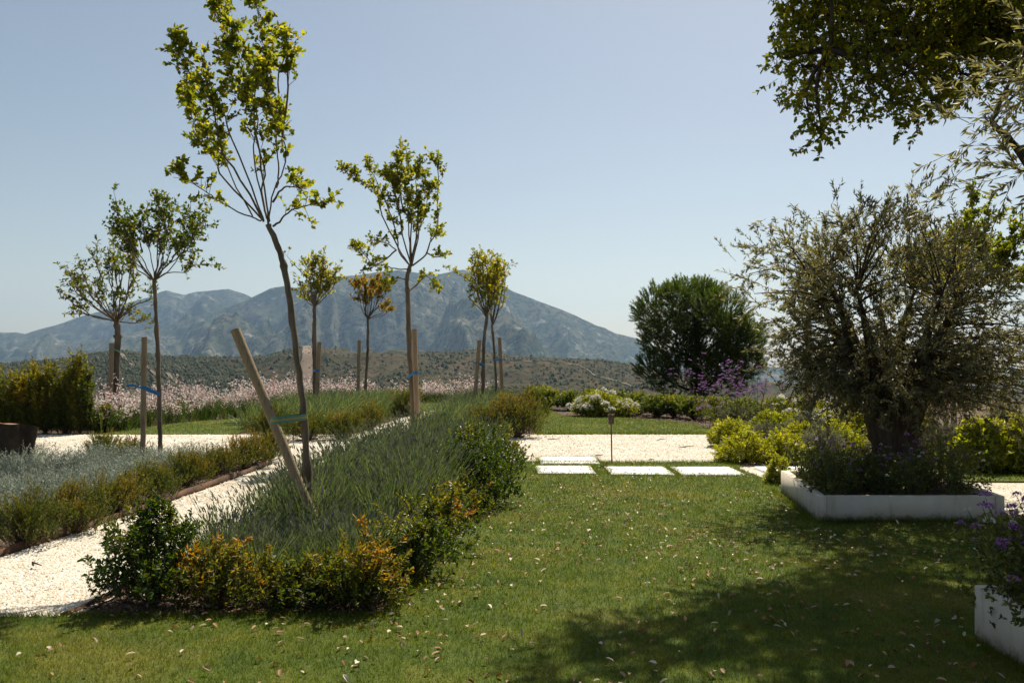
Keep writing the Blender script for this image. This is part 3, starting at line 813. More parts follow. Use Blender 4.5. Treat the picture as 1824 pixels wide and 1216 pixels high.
# pink gaura
def gaura(poly, dens, h, label, nst=8, fl=.046):
    q = scatter(rng, poly, dens); n = len(q)
    mb = MB()
    tufts(rng, q, lambda q: np.full(len(q), h * .62), 50, mb, .007, .7, (.02, 0), base_r=.25, tt=.4)
    c = np.repeat(q, nst, 0); m = len(c)
    hh = h * np.clip(rng.normal(.82, .16, m), .4, 1.25) * (.62 + .8 * vnoise(c[:, 0] * 1.1 + 5, c[:, 1] * 1.1)); a = rng.uniform(0, 6.28, m); le = rng.uniform(.05, .45, m) * hh
    b = np.concatenate([c, np.zeros((m, 1))], 1)
    tp = b + np.stack([np.cos(a) * le, np.sin(a) * le, hh], -1)
    segs(mb, b, tp, .004, .0025, 3, .7)
    nf = 8
    s = rng.uniform(.5, 1.0, (m, nf))
    fp = b[:, None] + (tp - b)[:, None] * s[..., None] + rng.normal(0, .035, (m, nf, 3))
    fp = fp.reshape(-1, 3); k = len(fp)
    tcol = np.clip(np.repeat(rng.normal(.76, .24, m), nf) + rng.normal(0, .18, k), 0, 1)
    for _ in range(2):
        leaves(mb, fp, runit(rng, k), runit(rng, k), fl * rng.uniform(.7, 1.3, k), fl * .8, tcol, 0, .1, .1, mi=1)
    return tag(mb.build('pink_gaura', [M['gauraleaf'], M['pink']]), label, 'flowers', kind='stuff')
gaura([(-9.9, 19.1), (-9.0, 19.3), (-8.6, 22.7), (-6.7, 25.8), (-6.4, 28.5), (-8.5, 29), (-11, 25), (-11.2, 21)], 5, .86, 'pale pink and white flowering stems behind the left lawn strip')
gaura([(-8.4, 29.5), (-5.0, 29.8), (-5, 33.5), (-9, 33.5)], 3.5, .86, 'tall pink flowering stems beyond the far grassy bed', fl=.052)
gaura([(-5.0, 33.2), (-.9, 33.2), (-.9, 35.2), (-5, 35.2)], 3.5, .80, 'low band of pink flowers along the far terrace edge', fl=.055)

# ------------------------------------------------------------------ shrubs
def shrub(px, py, wpx, top, style, label, group=None, name=None, cat='shrub', seed=0, acc=.5, depth=1.0, dens=1.0, d=None):
    rng = np.random.default_rng(1000 + seed + int(px) * 7 + int(py))
    g = G(px, py) if d is None else np.array([(px - CX) / F * d, d, 0.])
    dd = g[1]; W = wpx / F * dd * (1.14 if style in ('dark', 'turning') else 1.0); H = max(.15, EYE - (top - HY) / F * dd)
    g = g + np.array([0, W * .32 * depth, 0])
    R = np.array([W / 2, W / 2 * depth, H])
    st = STY[style]
    o = thing(name or st['name'], g, label, cat, group)
    mbL, mbS = MB(), MB()
    L, Wd = st['leaf']; k = max(1.0, dd / 11.0) * st.get('k', 1.0)
    L, Wd = L * k, Wd * k
    ph = rng.uniform(0, 50)
    lump = lambda v: .78 + .5 * vnoise(v[:, 0] * 2.3 + ph + 9, v[:, 1] * 2.3 + v[:, 2] * 2.9 + ph + 9)
    ns = int(st['n'] * dens * (W * H * (1 + depth)) / (k * k * .16))
    ns = min(max(int(ns * (2.6 if st['form'] == 'mound' else 2.0)), 60), 3000)
    if st['form'] == 'mound':
        v = runit(rng, ns); v[:, 2] = np.abs(v[:, 2]) * .95 + .02; v = nrm(v)
        r = lump(v * 1.6) * np.where(rng.random(ns) < .35, rng.uniform(.45, .85, ns), rng.uniform(.84, 1.0, ns))
        ln = st['sprig'] * k * rng.uniform(.7, 1.3, ns)
        B = g + v * r[:, None] * (R - np.array([1, 1, .9]) * st['sprig'] * k * .7).clip(.05)
        D = nrm(v * np.array([1, 1, .8]) + UP * st['upd'] + runit(rng, ns) * .35)
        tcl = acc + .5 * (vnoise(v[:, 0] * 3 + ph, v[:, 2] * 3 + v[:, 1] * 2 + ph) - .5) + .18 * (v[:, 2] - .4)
    else:
        v = runit(rng, ns) * rng.random(ns)[:, None] ** .42
        v[:, 2] = rng.uniform(.12, 1.0, ns)
        prof = np.sqrt(np.clip(1 - ((v[:, 2] - .42) / .62) ** 2, .05, 1))
        if style == 'yscreen': prof = .5 + .5 * prof; v[:, 2] = rng.uniform(.02, 1.0, ns)
        v[:, :2] *= (prof * lump(v * 1.7))[:, None]
        spire = (.38 + .95 * vnoise(v[:, 0] * 7 + ph + 20, v[:, 1] * 5 + ph + 20)) if style == 'yscreen' else (.46 + .85 * vnoise(v[:, 0] * 4.5 + ph + 20, v[:, 1] * 4.5 + ph + 20)) if style in ('dark', 'turning', 'wispy') else .72 + .42 * vnoise(v[:, 0] * 3.4 + ph + 20, v[:, 1] * 3.4 + ph + 20)
        v[:, 2] *= spire
        ln = st['sprig'] * k * rng.uniform(.6, 1.3, ns)
        B = g + v * (R - np.array([.2, .2, .75]) * st['sprig'] * k).clip(.05)
        D = nrm(np.stack([v[:, 0] * .7, v[:, 1] * .7, np.full(ns, st['upd'])], -1) + runit(rng, ns) * .4)
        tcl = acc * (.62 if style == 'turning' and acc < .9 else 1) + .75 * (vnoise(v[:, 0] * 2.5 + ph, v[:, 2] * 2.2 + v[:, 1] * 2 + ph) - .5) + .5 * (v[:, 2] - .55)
    if True:                                                  # woody stems from the root to the twigs
        q = rng.choice(ns, min(ns, 60), replace=False)
        base = g + np.concatenate([rng.normal(0, .012 * W, (len(q), 2)), np.zeros((len(q), 1))], 1)
        mid = base * .45 + B[q] * .55 + rng.normal(0, .02, (len(q), 3))
        segs(mbS, base, mid, .006 * k, .004 * k, 4); segs(mbS, mid, B[q], .004 * k, .002 * k, 3)
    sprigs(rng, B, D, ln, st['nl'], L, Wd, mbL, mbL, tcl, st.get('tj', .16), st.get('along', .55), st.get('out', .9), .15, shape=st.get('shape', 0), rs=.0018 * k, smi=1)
    fl = st.get('flower')
    mats = [M[st['mat']], M['twig']]
    mbF = None
    if fl:
        mbF = MB()
        nf, fr, fm = fl
        nf = int(nf * dens)
        v = runit(rng, nf); v[:, 2] = np.abs(v[:, 2]) * .8 + .25; v = nrm(v)
        c = g + v * R * rng.uniform(.92, 1.18, (nf, 1))
        heads(rng, mbF, c, fr * max(1, dd / 18), 40)
    stem = mbS.build('stems', M['twig'], o)
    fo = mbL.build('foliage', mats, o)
    if mbF: mbF.build('blossoms', M[fm], o)
    return o

def heads(rng, mb, c, r, n, mi=0, tt=.6):
    """round flower heads: N petals around each centre"""
    m = len(c)
    v = runit(rng, m, n); v[..., 2] = np.abs(v[..., 2]) * .9 - .15
    rr = r * rng.uniform(.75, 1.25, (m, 1, 1))
    Pn = c[:, None] + v * rr * .55
    leaves(mb, Pn, nrm(v + runit(rng, m, n) * .4), runit(rng, m, n).reshape(-1, 3), (rr[..., 0] * np.ones((m, n))) * .5, (rr[..., 0] * np.ones((m, n))) * .42,
           np.clip(rng.normal(tt, .28, (m, n)), 0, 1), 0, .1, .1, mi)

STY = {
    'dark':   dict(name='evergreen_shrub', form='upright', leaf=(.034, .016), n=34, nl=13, sprig=.10, upd=1.1, mat='border', shape=1),
    'turning': dict(name='turning_shrub', form='upright', leaf=(.036, .014), n=40, nl=13, sprig=.10, upd=.9, mat='orange', shape=1, tj=.2),
    'wispy':  dict(name='feathery_shrub', form='upright', leaf=(.026, .006), n=56, nl=22, sprig=.13, upd=1.0, mat='wispy', along=.9, out=.7),
    'lime':   dict(name='lime_mound', form='mound', leaf=(.045, .014), n=60, nl=15, sprig=.10, upd=.7, mat='lime', along=.6, out=.8, tj=.12),
    'santolina': dict(name='grey_mound', form='mound', leaf=(.035, .006), n=75, nl=20, sprig=.11, upd=.4, mat='santolina', along=.9, out=.6, tj=.15),
    'hedge':  dict(name='hedge_shrub', form='upright', leaf=(.05, .02), n=36, nl=12, sprig=.14, upd=1.0, mat='hedge', k=.7),
    'bright': dict(name='bright_shrub', form='mound', leaf=(.075, .028), n=44, nl=13, sprig=.16, upd=.9, mat='lime', shape=1),
    'whitefl': dict(name='white_flower_shrub', form='mound', leaf=(.055, .02), n=40, nl=12, sprig=.14, upd=.8, mat='lime', flower=(26, .10, 'white'), k=.7),
    'yscreen': dict(name='screen_shrub', form='upright', leaf=(.075, .020), n=34, nl=14, sprig=.24, upd=1.9, mat='yhedge', k=.7),
}
GB = 'border shrubs round the lavender bed'
shrub(240, 1098, 195, 922, 'dark', 'upright dark green shrub at the path corner of the lavender bed', GB, acc=.33, dens=1.5)
shrub(372, 1100, 165, 980, 'turning', 'amber-leaved shrub beside the dark corner shrub of the lavender bed', GB, acc=.66)
shrub(480, 1104, 150, 1005, 'turning', 'low green and gold shrub in front of the lavender, left of the tawny one', GB, acc=.40)
shrub(560, 1100, 125, 1010, 'turning', 'smallest green shrub on the front edge of the lavender bed', GB, acc=.28)
shrub(640, 1106, 165, 968, 'turning', 'tawny and green shrub at the lawn corner of the lavender bed', GB, acc=.52)
shrub(722, 1052, 185, 915, 'dark', 'green shrub flecked yellow just behind the lawn corner shrub', GB, acc=.62)
shrub(765, 997, 165, 880, 'dark', 'dark green shrub between the yellow flecked and the rust-coloured shrubs', GB, acc=.5)
shrub(778, 945, 100, 868, 'turning', 'rust-orange shrub on the lawn edge of the lavender bed', GB, acc=.92)
shrub(815, 930, 115, 855, 'turning', 'yellow-green shrub behind the rust-orange one', GB, acc=.5)
shrub(840, 915, 165, 785, 'dark', 'large glossy dark green shrub bulging over the lawn', GB, acc=.28, dens=1.3)
shrub(852, 872, 145, 770, 'dark', 'dark green shrub behind the glossy bulging one', GB, acc=.40, dens=1.2)
shrub(882, 842, 105, 768, 'dark', 'fresh green shrub reaching over the gravel at the end of the bed', GB, acc=.62, dens=1.2)
GD = 'shrubs at the near end of the far bed'
shrub(920, 783, 110, 705, 'wispy', 'yellow-green bushy shrub at the gravel corner of the far bed', GD, acc=.55, dens=1.6)
shrub(865, 784, 95, 722, 'wispy', 'greener shrub tucked beside the yellow-green corner shrub', GD, acc=.38, dens=1.4)
shrub(945, 755, 70, 695, 'wispy', 'upright green shrub behind the yellow-green corner shrub', GD, acc=.42, dens=1.4)
GC = 'dark shrubs before the tall grassy mass'
shrub(472, 785, 100, 728, 'wispy', 'dark green shrub beside the left lawn strip', GC, acc=.28, dens=1.4)
shrub(540, 788, 100, 738, 'wispy', 'dark bronze-green shrub behind the leaning stake', GC, acc=.4, dens=1.4)
shrub(605, 786, 95, 735, 'wispy', 'yellowish green shrub at the corner where the gravel paths meet', GC, acc=.52, dens=1.4)
shrub(655, 768, 80, 722, 'wispy', 'light green shrub beside the far gravel path', GC, acc=.55, dens=1.2)
shrub(720, 742, 70, 690, 'wispy', 'leafy shrub beside the straight sapling at the far path', GC, acc=.5, dens=1.2)
GA = 'feathery shrubs edging the silver bed'
for px, py, wp, tp, ac, lab in ((20, 985, 130, 880, .38, 'deep green feathery shrub at the frame end of the silver bed edge'), (110, 960, 130, 872, .55, 'bronze-tinged feathery shrub second along the silver bed edge'),
                                (185, 925, 130, 850, .5, 'brownish feathery shrub opposite the dark corner shrub'), (255, 898, 120, 832, .38, 'green feathery shrub beside the bare edging on the path'),
                                (320, 868, 110, 812, .5, 'olive feathery shrub past the bare edging stretch'), (375, 848, 100, 800, .48, 'yellow-green feathery shrub between the tied sapling and the path'),
                                (425, 838, 100, 780, .68, 'reddish feathery shrub near the far corner of the silver bed'), (470, 826, 80, 768, .45, 'upright light green shrub at the far corner of the silver bed'),
                                (175, 822, 70, 770, .42, 'thin green shrub on the back edge of the silver bed'), (225, 828, 80, 785, .5, 'bushy olive shrub beside the blue-tied stake')):
    shrub(px, py, wp, tp, 'wispy', lab, GA, acc=ac, dens=1.3)
GY = 'tall screen shrubs at the left edge'
for px, wp, tp, ac, lab in ((-45, 80, 668, .38, 'outermost tall screen shrub, partly cut by the frame'), (20, 75, 668, .45, 'golden tall screen shrub above the dark log'), (70, 60, 655, .38, 'slender tall screen shrub with a golden tip'),
                            (108, 55, 668, .3, 'shorter dark screen shrub between two slender ones'), (135, 45, 645, .3, 'tallest dark screen shrub at the hedge end')):
    shrub(px, 790, wp, tp, 'yscreen', lab, GY, acc=ac, dens=1.5, d=18.9)
shrub(175, 782, 60, 722, 'dark', 'small dark shrub between the screen shrubs and the pink flowers', None, acc=.5, d=19.2)

# right-hand planting
GL = 'lime mounds by the gravel'
shrub(1312, 800, 95, 752, 'lime', 'rounded lime-green mound at the gravel end, behind the largest mound', GL, acc=.5)
shrub(1338, 829, 110, 777, 'lime', 'largest lime-green mound overhanging the gravel', GL, acc=.62)
shrub(1408, 828, 90, 778, 'lime', 'lime-green mound between the largest one and the olive planter', GL, acc=.55)
shrub(1392, 866, 48, 818, 'lime', 'small lime tuft squeezed against the planter corner', GL, acc=.55)
shrub(1440, 800, 80, 758, 'lime', 'lime-green mound behind the grey mounds', GL, acc=.42)
shrub(1385, 772, 90, 738, 'lime', 'far lime-green mound under the drooping olive branches', GL, acc=.36)
GS = 'silvery grey mounds'
shrub(1318, 757, 62, 727, 'santolina', 'silvery round mound nearest the purple flower stalks', GS, acc=.5)
shrub(1365, 762, 55, 730, 'santolina', 'small darker grey mound beside the silvery round one', GS, acc=.3)
shrub(1372, 803, 68, 756, 'santolina', 'dark grey mound sitting behind the largest lime mound', GS, acc=.36)
shrub(1475, 822, 84, 765, 'santolina', 'broad grey mound just behind the olive planter, left of the trunk', GS, acc=.5)
shrub(1692, 830, 90, 752, 'santolina', 'shaggy grey mound right of the olive trunk', GS, acc=.4)
shrub(1800, 760, 60, 718, 'santolina', 'pale grey mound behind the bright hedge', GS, acc=.55)
shrub(1500, 812, 115, 762, 'lime', 'lime-green mound showing just left of the olive trunk', GL, acc=.45)
shrub(1445, 785, 70, 742, 'santolina', 'grey mound among the white flowers behind the lime mounds', GS, acc=.55)
shrub(1600, 800, 110, 745, 'lime', 'lime-green mound hidden partly by the olive trunk', GL, acc=.4)
GR = 'bright leafy shrubs right of the olive trunk'
shrub(1770, 846, 110, 758, 'bright', 'bright leafy shrub under the olive, nearest the shaggy grey mound', GR, acc=.34, dens=1.3)
shrub(1850, 848, 120, 752, 'bright', 'bright leafy shrub at the frame edge', GR, acc=.36, dens=1.3)
shrub(1640, 812, 100, 745, 'bright', 'yellow-green leafy shrub directly behind the olive trunk', GR, acc=.5)
shrub(1560, 800, 90, 748, 'bright', 'yellow-green leafy shrub left behind the olive trunk', GR, acc=.5)
GW = 'white flowering shrubs'
shrub(1072, 744, 105, 702, 'whitefl', 'white-flowered shrub standing alone at the far lawn edge', GW, acc=.5, dens=1.3)
shrub(1120, 744, 62, 718, 'whitefl', 'lower white-flowered shrub beside the fuller one', GW, acc=.45, dens=.35)
shrub(1460, 768, 90, 715, 'whitefl', 'white-flowered shrub beneath the olive crown', GW, acc=.5, dens=.9)
shrub(1525, 760, 90, 710, 'whitefl', 'white-flowered shrub beside the olive trunk', GW, acc=.5, dens=.8)
shrub(1420, 762, 80, 712, 'whitefl', 'white-flowered shrub farthest left under the olive crown', GW, acc=.5, dens=1.1)
shrub(1500, 782, 90, 735, 'whitefl', 'white-flowered shrub in front of the pair beside the trunk', GW, acc=.5, dens=1.1)
GH = 'low leafy shrubs along the terrace edge'
labs = ['leafy shrub starting the far hedge beside the lavender', 'dark leafy shrub second from the lavender in the far hedge', 'leafy shrub behind the first white flowers',
        'tall leafy shrub behind the middle of the white flowers', 'leafy shrub where the white flowers end', 'leafy shrub halfway between white flowers and pine',
        'leafy shrub in front of the pine trunk', 'leafy shrub among the purple flower stalks', 'leafy shrub past the purple stalks', 'leafy shrub behind the silvery round mound', 'leafy shrub under the drooping olive tips']
for i, (px, py, tp, ac) in enumerate(((975, 730, 697, .45), (1015, 732, 699, .32), (1055, 733, 697, .4), (1100, 735, 699, .42), (1140, 740, 702, .45), (1175, 744, 706, .42), (1205, 745, 706, .5), (1240, 748, 708, .5), (1280, 748, 708, .55), (1330, 742, 712, .5), (1390, 740, 712, .5))):
    shrub(px, py, 62, tp, 'hedge', labs[i], GH, acc=ac, dens=1.6)
shrub(965, 712, 60, 690, 'hedge', 'pale leafy shrub behind the far lavender', GH, acc=.6, dens=1.2)

# verbena: purple heads on tall branching stalks
def verbena(pxs, d, hts, label, seed, spread=.62, nh=5):
    rng = np.random.default_rng(seed)
    base = np.array([(pxs - CX) / F * d, d, 0.])
    o = thing('purple_verbena', base, label, 'flowers', 'purple verbena stalks')
    mb, mf = MB(), MB()
    n = len(hts); c = []
    for h in hts:
        a = rng.uniform(0, 6.28); s = rng.uniform(.15, 1) * spread
        b = base + np.array([rng.normal(0, .08), rng.normal(0, .08), 0])
        tp = b + np.array([math.cos(a) * s * h, math.sin(a) * s * h * .6, h * .78])
        pth = spline([b, b * .55 + tp * .45 + UP * h * .06, tp], 6)
        tube(mb, pth, np.linspace(.006, .004, 6), 4)
        for _ in range(nh):
            e = tp + nrm(np.array([rng.normal(0, .5) + math.cos(a) * .3, rng.normal(0, .5), 1.0])) * rng.uniform(.08, .26) * h
            segs(mb, tp[None], e[None], .0035, .0025, 3); c.append(e)
            if rng.random() < .3: c.append(e + rng.normal(0, .04, 3) - UP * .03)
    heads(rng, mf, np.array(c), .030, 26)
    lf = MB()
    B = base + rng.normal(0, .12, (60, 3)) * np.array([1, 1, .0]) + UP * rng.uniform(.05, .4, (60, 1))
    sprigs(rng, B, nrm(runit(rng, 60) * .5 + UP), .15, 7, .07, .015, lf, None, .4, .2)
    mb.build('stalks', M['greenstem'], o); mf.build('blossoms', M['purple'], o); lf.build('foliage', M['lantana'], o)
hr = np.random.default_rng(77)
verbena(1250, 23.0, hr.uniform(.8, 1.6, 13), 'purple verbena in front of the pine, left stand', 1)
verbena(1315, 22.0, hr.uniform(.9, 1.8, 16), 'purple verbena in front of the pine, right and taller stand', 2)
verbena(1345, 21.0, hr.uniform(.9, 1.6, 10), 'purple verbena beside the drooping olive tips', 3)
verbena(1268, 20.5, hr.uniform(.5, .95, 8), 'short purple verbena by the silvery round mound', 4)

# ------------------------------------------------------------------ young staked trees
GT, GK, GTI = 'staked young trees', 'tree stakes', 'tree ties'
def twig_crown(rng, limbs, mbW, mbL, leaf, tw, nl, t, t0=.35, per=9, lim_r=.012, end_r=.004, tj=.2, shape=1, jitter=.008, dead=0.0, m=2):
    for li, lp in enumerate(limbs):
        n = max(6, len(lp) * 4)
        p = spline(lp, n); L0 = np.linalg.norm(np.diff(p, axis=0), axis=1).sum()
        p[1:-1] += rng.normal(0, jitter, (n - 2, 3)) * .5
        q_ = np.linspace(0, L0 * 3.0, n); sd_ = rng.uniform(0, 90)
        p += np.stack([vnoise(q_ + sd_, q_ * 0 + 1) - .5, vnoise(q_ + sd_, q_ * 0 + 5) - .5, vnoise(q_ + sd_, q_ * 0 + 9) - .5], -1) * .10 * np.minimum(1, np.linspace(0, 3, n))[:, None]
        tube(mbW, p, np.linspace(lim_r, end_r, n) * rng.uniform(.75, 1.1), 5)
        L = np.linalg.norm(np.diff(p, axis=0), axis=1).sum()
        k = max(4, int(L * per * 1.7))
        s = t0 + (1 - t0) * rng.random(k) ** .75
        idx = s * (n - 1); i0 = np.clip(idx.astype(int), 0, n - 2); fr = (idx - i0)[:, None]
        B = p[i0] * (1 - fr) + p[i0 + 1] * fr
        T = nrm(p[i0 + 1] - p[i0])
        D = nrm(T * .55 + runit(rng, k) * .75 + UP * .35)
        D2 = np.vstack([D, nrm(T[:1] * 0 + (p[-1] - p[-2]))]); B2 = np.vstack([B, p[-1:]])
        ln = tw * rng.uniform(.2, 1.2, len(B2)) * (1.15 - .45 * np.append(s, 1))
        mid = B2 + D2 * ln[:, None]
        segs(mbW, B2, mid, .0032, .0022, 3)
        # second-order twigs with the leaves
        B3 = np.repeat(B2, m, 0) + np.repeat(D2 * ln[:, None], m, 0) * rng.uniform(.2, 1.0, (len(B2) * m, 1))
        D3 = nrm(np.repeat(D2, m, 0) * .6 + runit(rng, len(B3)) * .7 + UP * .25)
        keep = rng.random(len(B3)) > dead
        B3, D3 = B3[keep], D3[keep]
        tcl = t + .18 * rng.normal(size=len(B3))
        sprigs(rng, B3, D3, tw * .45 * rng.uniform(.6, 1.3, len(B3)), nl, leaf[0], leaf[1], mbL, mbW, tcl, tj, .5, .9, .25, .05, shape, .0018)

def make_tree(name, label, trunk, r0, r1, limbs, leafkw, mat, bark, seed, group=GT, cat='tree', sides=9, knots=True):
    rng = np.random.default_rng(seed)
    o = thing(name, trunk[0], label, cat, group)
    mbT, mbL = MB(), MB()
    n = len(trunk) * 6
    p = spline(trunk, n); p[1:-1, :2] += rng.normal(0, .0035, (n - 2, 2))
    rad = np.linspace(r0, r1, n) * (1 + .06 * rng.normal(size=n)); rad[:2] *= 1.15
    if knots:
        for kk in rng.choice(np.arange(3, n - 2), 3, replace=False): rad[kk] *= 1.35
    tube(mbT, p, rad, sides, rough=.04, rng=rng)
    twig_crown(rng, limbs, mbT, mbL, **leafkw)
    mbT.build('trunk', bark, o, smooth=True)
    mbL.build('crown', mat, o)
    return o

def limbs_px(lst, d, seed, dz=.45):
    rng = np.random.default_rng(seed); out = []
    for l in lst:
        k = len(l); off = rng.uniform(-dz, dz)
        out.append([P(x, y, d + off * (i / (k - 1)) ** 1.2 * (k > 1)) for i, (x, y) in enumerate(l)])
    return out

def stake(label, base, top, r, seed):
    rng = np.random.default_rng(seed)
    mb = MB(); n = 12
    p = spline([base, top], n); p[1:-1] += rng.normal(0, .002, (n - 2, 3))
    rad = r * (1 + .025 * rng.normal(size=n)); rad[0] *= .9
    tube(mb, p, rad, 12, rough=.012, rng=rng)
    return tag(mb.build('tree_stake', M['stake'], smooth=False), label, 'stake', GK)

def tie(label, a, b, ra, rb, h, mat, stripe=None, tail=None):
    """a webbing band looped round the stake (a) and the trunk (b)"""
    a, b = np.asarray(a), np.asarray(b); dr = nrm((b - a) * np.array([1, 1, 0])); n2 = np.array([-dr[1], dr[0], 0])
    pts = []
    for th_ in np.linspace(math.pi / 2, 3 * math.pi / 2, 8): pts.append(a + (dr * math.cos(th_) + n2 * math.sin(th_)) * ra)
    for th_ in np.linspace(-math.pi / 2, math.pi / 2, 8): pts.append(b + (dr * math.cos(th_) + n2 * math.sin(th_)) * rb)
    pts.append(pts[0]); p = np.array(pts); k = len(p)
    mb = MB()
    bands = [(0, 1, 0)] if stripe is None else [(0, .36, 0), (.36, .62, 1), (.62, 1, 0)]
    for lo, hi, mi in bands:
        v = np.stack([p + UP * h * (lo - .5), p + UP * h * (hi - .5)], 1)
        i = np.arange(k - 1)[:, None] * 2
        mb.add(v, np.concatenate([i, i + 2, i + 3, i + 1], 1), 0, mi)
    if tail is not None:
        q = spline([a - dr * ra * 1.05, a - dr * ra * 1.05 + np.asarray(tail) * .5 + UP * .015, a - dr * ra + np.asarray(tail)], 6)
        v = np.stack([q - UP * h * .3, q + UP * h * .3 + n2 * .012], 1); i = np.arange(5)[:, None] * 2
        mb.add(v, np.concatenate([i, i + 2, i + 3, i + 1], 1), 0, 0)
    return tag(mb.build('tree_tie', [mat] + ([stripe] if stripe else [])), label, 'tree tie', GTI)

# the tall one
d1 = 7.5
tr = [P(552, 965, d1), P(548, 870, d1), P(541, 740, d1), P(527, 620, d1), P(511, 500, d1), P(497, 447, d1), P(478, 400, d1)]
tr[0][2] = -.02
L1 = [[(478, 400), (486, 337), (499, 302), (503, 242), (497, 166), (486, 113), (469, 79), (452, 12), (446, -10)],
      [(478, 400), (469, 340), (457, 260), (456, 151), (470, 110)],
      [(480, 395), (461, 265), (443, 204), (433, 155), (420, 128), (393, 41), (383, 5)],
      [(470, 392), (423, 265), (382, 181), (348, 151), (330, 110), (322, 75)],
      [(470, 395), (408, 280), (392, 230), (385, 180), (372, 130)],
      [(465, 393), (450, 388), (401, 370), (372, 350), (350, 333), (330, 318), (320, 302)],
      [(486, 403), (507, 395), (530, 378), (560, 368), (584, 362)],
      [(492, 335), (495, 290), (494, 246), (487, 215), (470, 160), (450, 118)],
      [(475, 390), (454, 284), (455, 210), (440, 150), (425, 60), (400, 85)],
      [(468, 392), (397, 310), (375, 265), (352, 238), (332, 175)],
      [(450, 385), (410, 300), (370, 240), (345, 180)],
      [(497, 166), (505, 130), (515, 95), (510, 75)], [(503, 242), (512, 140), (515, 105), (500, 60)], [(503, 260), (498, 225), (480, 180)],
      [(393, 41), (378, 30), (385, 10)], [(486, 360), (510, 335), (525, 330), (540, 333)]]
make_tree('young_tree', 'tallest young tree, bound to the leaning stake by a green and yellow band', tr, .036, .024, limbs_px(L1, d1, 5, .5),
          dict(leaf=(.048, .034), tw=.18, nl=6, t=.5, t0=.26, per=15, lim_r=.010, end_r=.003), M['young'], M['bark'], 41)
mb = MB()
stake('thick weathered stake leaning left across the tallest young tree', P(581, 965, 7.15) * [1, 1, 0] + np.array([0, 0, .04]), P(419, 587, 7.25), .042, 51)
tie('green and yellow striped band round the leaning stake', P(491, 748, 7.19), P(540, 742, d1), .046, .038, .055, M['greenband'], M['yellowband'])

def vase(fork, cxr, d, seed, n, dz, top_fn, low=.35):
    """limbs of a vase-shaped crown: from the fork out and up; pixel extents give its real size"""
    rng = np.random.default_rng(seed); out = []
    x0, x1, ytop, ylow = cxr
    f = P(fork[0], fork[1], d)
    for i in range(n):
        s = (i + .5) / n; x = x0 + (x1 - x0) * s + rng.normal(0, (x1 - x0) * .03)
        mid = abs(s - .5) * 2
        y = ytop + (ylow - ytop) * (rng.random() ** 1.15 * (.55 + .45 * mid)) + 10 * mid
        off = rng.uniform(-1, 1) * dz * math.sqrt(max(0.0, 1 - mid * mid * .7))
        e = P(x, y, d + off)
        h = e - f
        c1 = f + h * np.array([.45, .45, .30]); c2 = f + h * np.array([.82, .82, .66])
        out.append([f, c1 + rng.normal(0, .03, 3), c2 + rng.normal(0, .05, 3), e])
        if rng.random() < .8:
            q = c2 + (e - c2) * rng.uniform(0, .3); e2 = q + (e - q) * .8 + rng.normal(0, .16, 3) * np.array([1, 1, .6])
            out.append([c1 * .4 + c2 * .6, q, e2])
    return out

def foot(p): p = np.array(p); p[2] = -.02; return p
# T2
d2 = 15.0
tr = [foot(P(737, 800, d2)), P(735, 720, d2), P(729, 620, d2), P(727, 545, d2), P(725, 500, d2), P(730, 474, d2)]
z = lambda L: [(560 + x / 3.8, 240 + y / 3.8) for x, y in L]
L2 = [z(l) for l in ([(650, 890), (560, 760), (470, 540), (420, 360), (330, 310), (250, 270), (180, 235)], [(650, 890), (570, 770), (520, 560), (470, 400), (370, 200)],
                     [(655, 890), (600, 640), (560, 430), (540, 300)], [(655, 890), (650, 700), (650, 500), (610, 300), (590, 100)], [(660, 890), (660, 600), (640, 400), (620, 100)],
                     [(660, 885), (700, 650), (700, 420), (700, 180)], [(665, 885), (760, 800), (800, 700), (840, 480), (850, 250), (820, 180)], [(660, 885), (720, 640), (770, 500), (790, 350)],
                     [(555, 780), (480, 835), (390, 870), (340, 820), (285, 760)], [(555, 780), (480, 740), (390, 705)], [(625, 910), (540, 900), (460, 870), (370, 890)],
                     [(640, 1060), (690, 1020), (750, 960), (815, 1020)], [(625, 980), (570, 975), (500, 1020)], [(790, 720), (830, 690)], [(760, 800), (820, 830), (860, 820)], [(660, 880), (690, 560), (740, 260)], [(600, 640), (520, 330), (500, 280)],
                     [(650, 600), (560, 330), (560, 180)])]
make_tree('young_tree', 'tall bright green young tree with a straight stake at the far path', tr, .052, .035, limbs_px(L2, d2, 6, .55),
          dict(leaf=(.060, .042), tw=.22, nl=6, t=.5, t0=.30, per=11, lim_r=.016, end_r=.005), M['young'], M['bark'], 42)
stake('straight stake right of the bright green young tree', P(745, 800, 14.85) * [1, 1, 0] + [0, 0, .0], P(738, 586, 14.85), .047, 52)
tie('blue band low round the bright green young tree', P(741, 664, 14.85), P(731, 672, d2), .052, .05, .05, M['blue'])
# T3
d3 = 12.9
tr = [foot(P(286, 833, d3)), P(285, 760, d3), P(282, 640, d3), P(278, 560, d3), P(275, 500, d3)]
make_tree('young_tree', 'round-crowned dark green young tree rising from the silver bed', tr, .036, .026, vase((275, 500), (196, 366, 352, 480), d3, 17, 15, .62, None),
          dict(leaf=(.052, .034), tw=.24, nl=7, t=.35, t0=.38, per=7.5, lim_r=.012, end_r=.004), M['youngdark'], M['bark'], 43)
stake('upright stake with a blue tie in the silver bed', P(254, 836, 12.7) * [1, 1, 0], P(257, 600, 12.7), .040, 53)
tie('blue tie with a loose tail in the silver bed', P(256, 690, 12.7), P(284, 702, d3), .043, .032, .045, M['blue'], tail=(-.19, -.02, .03))
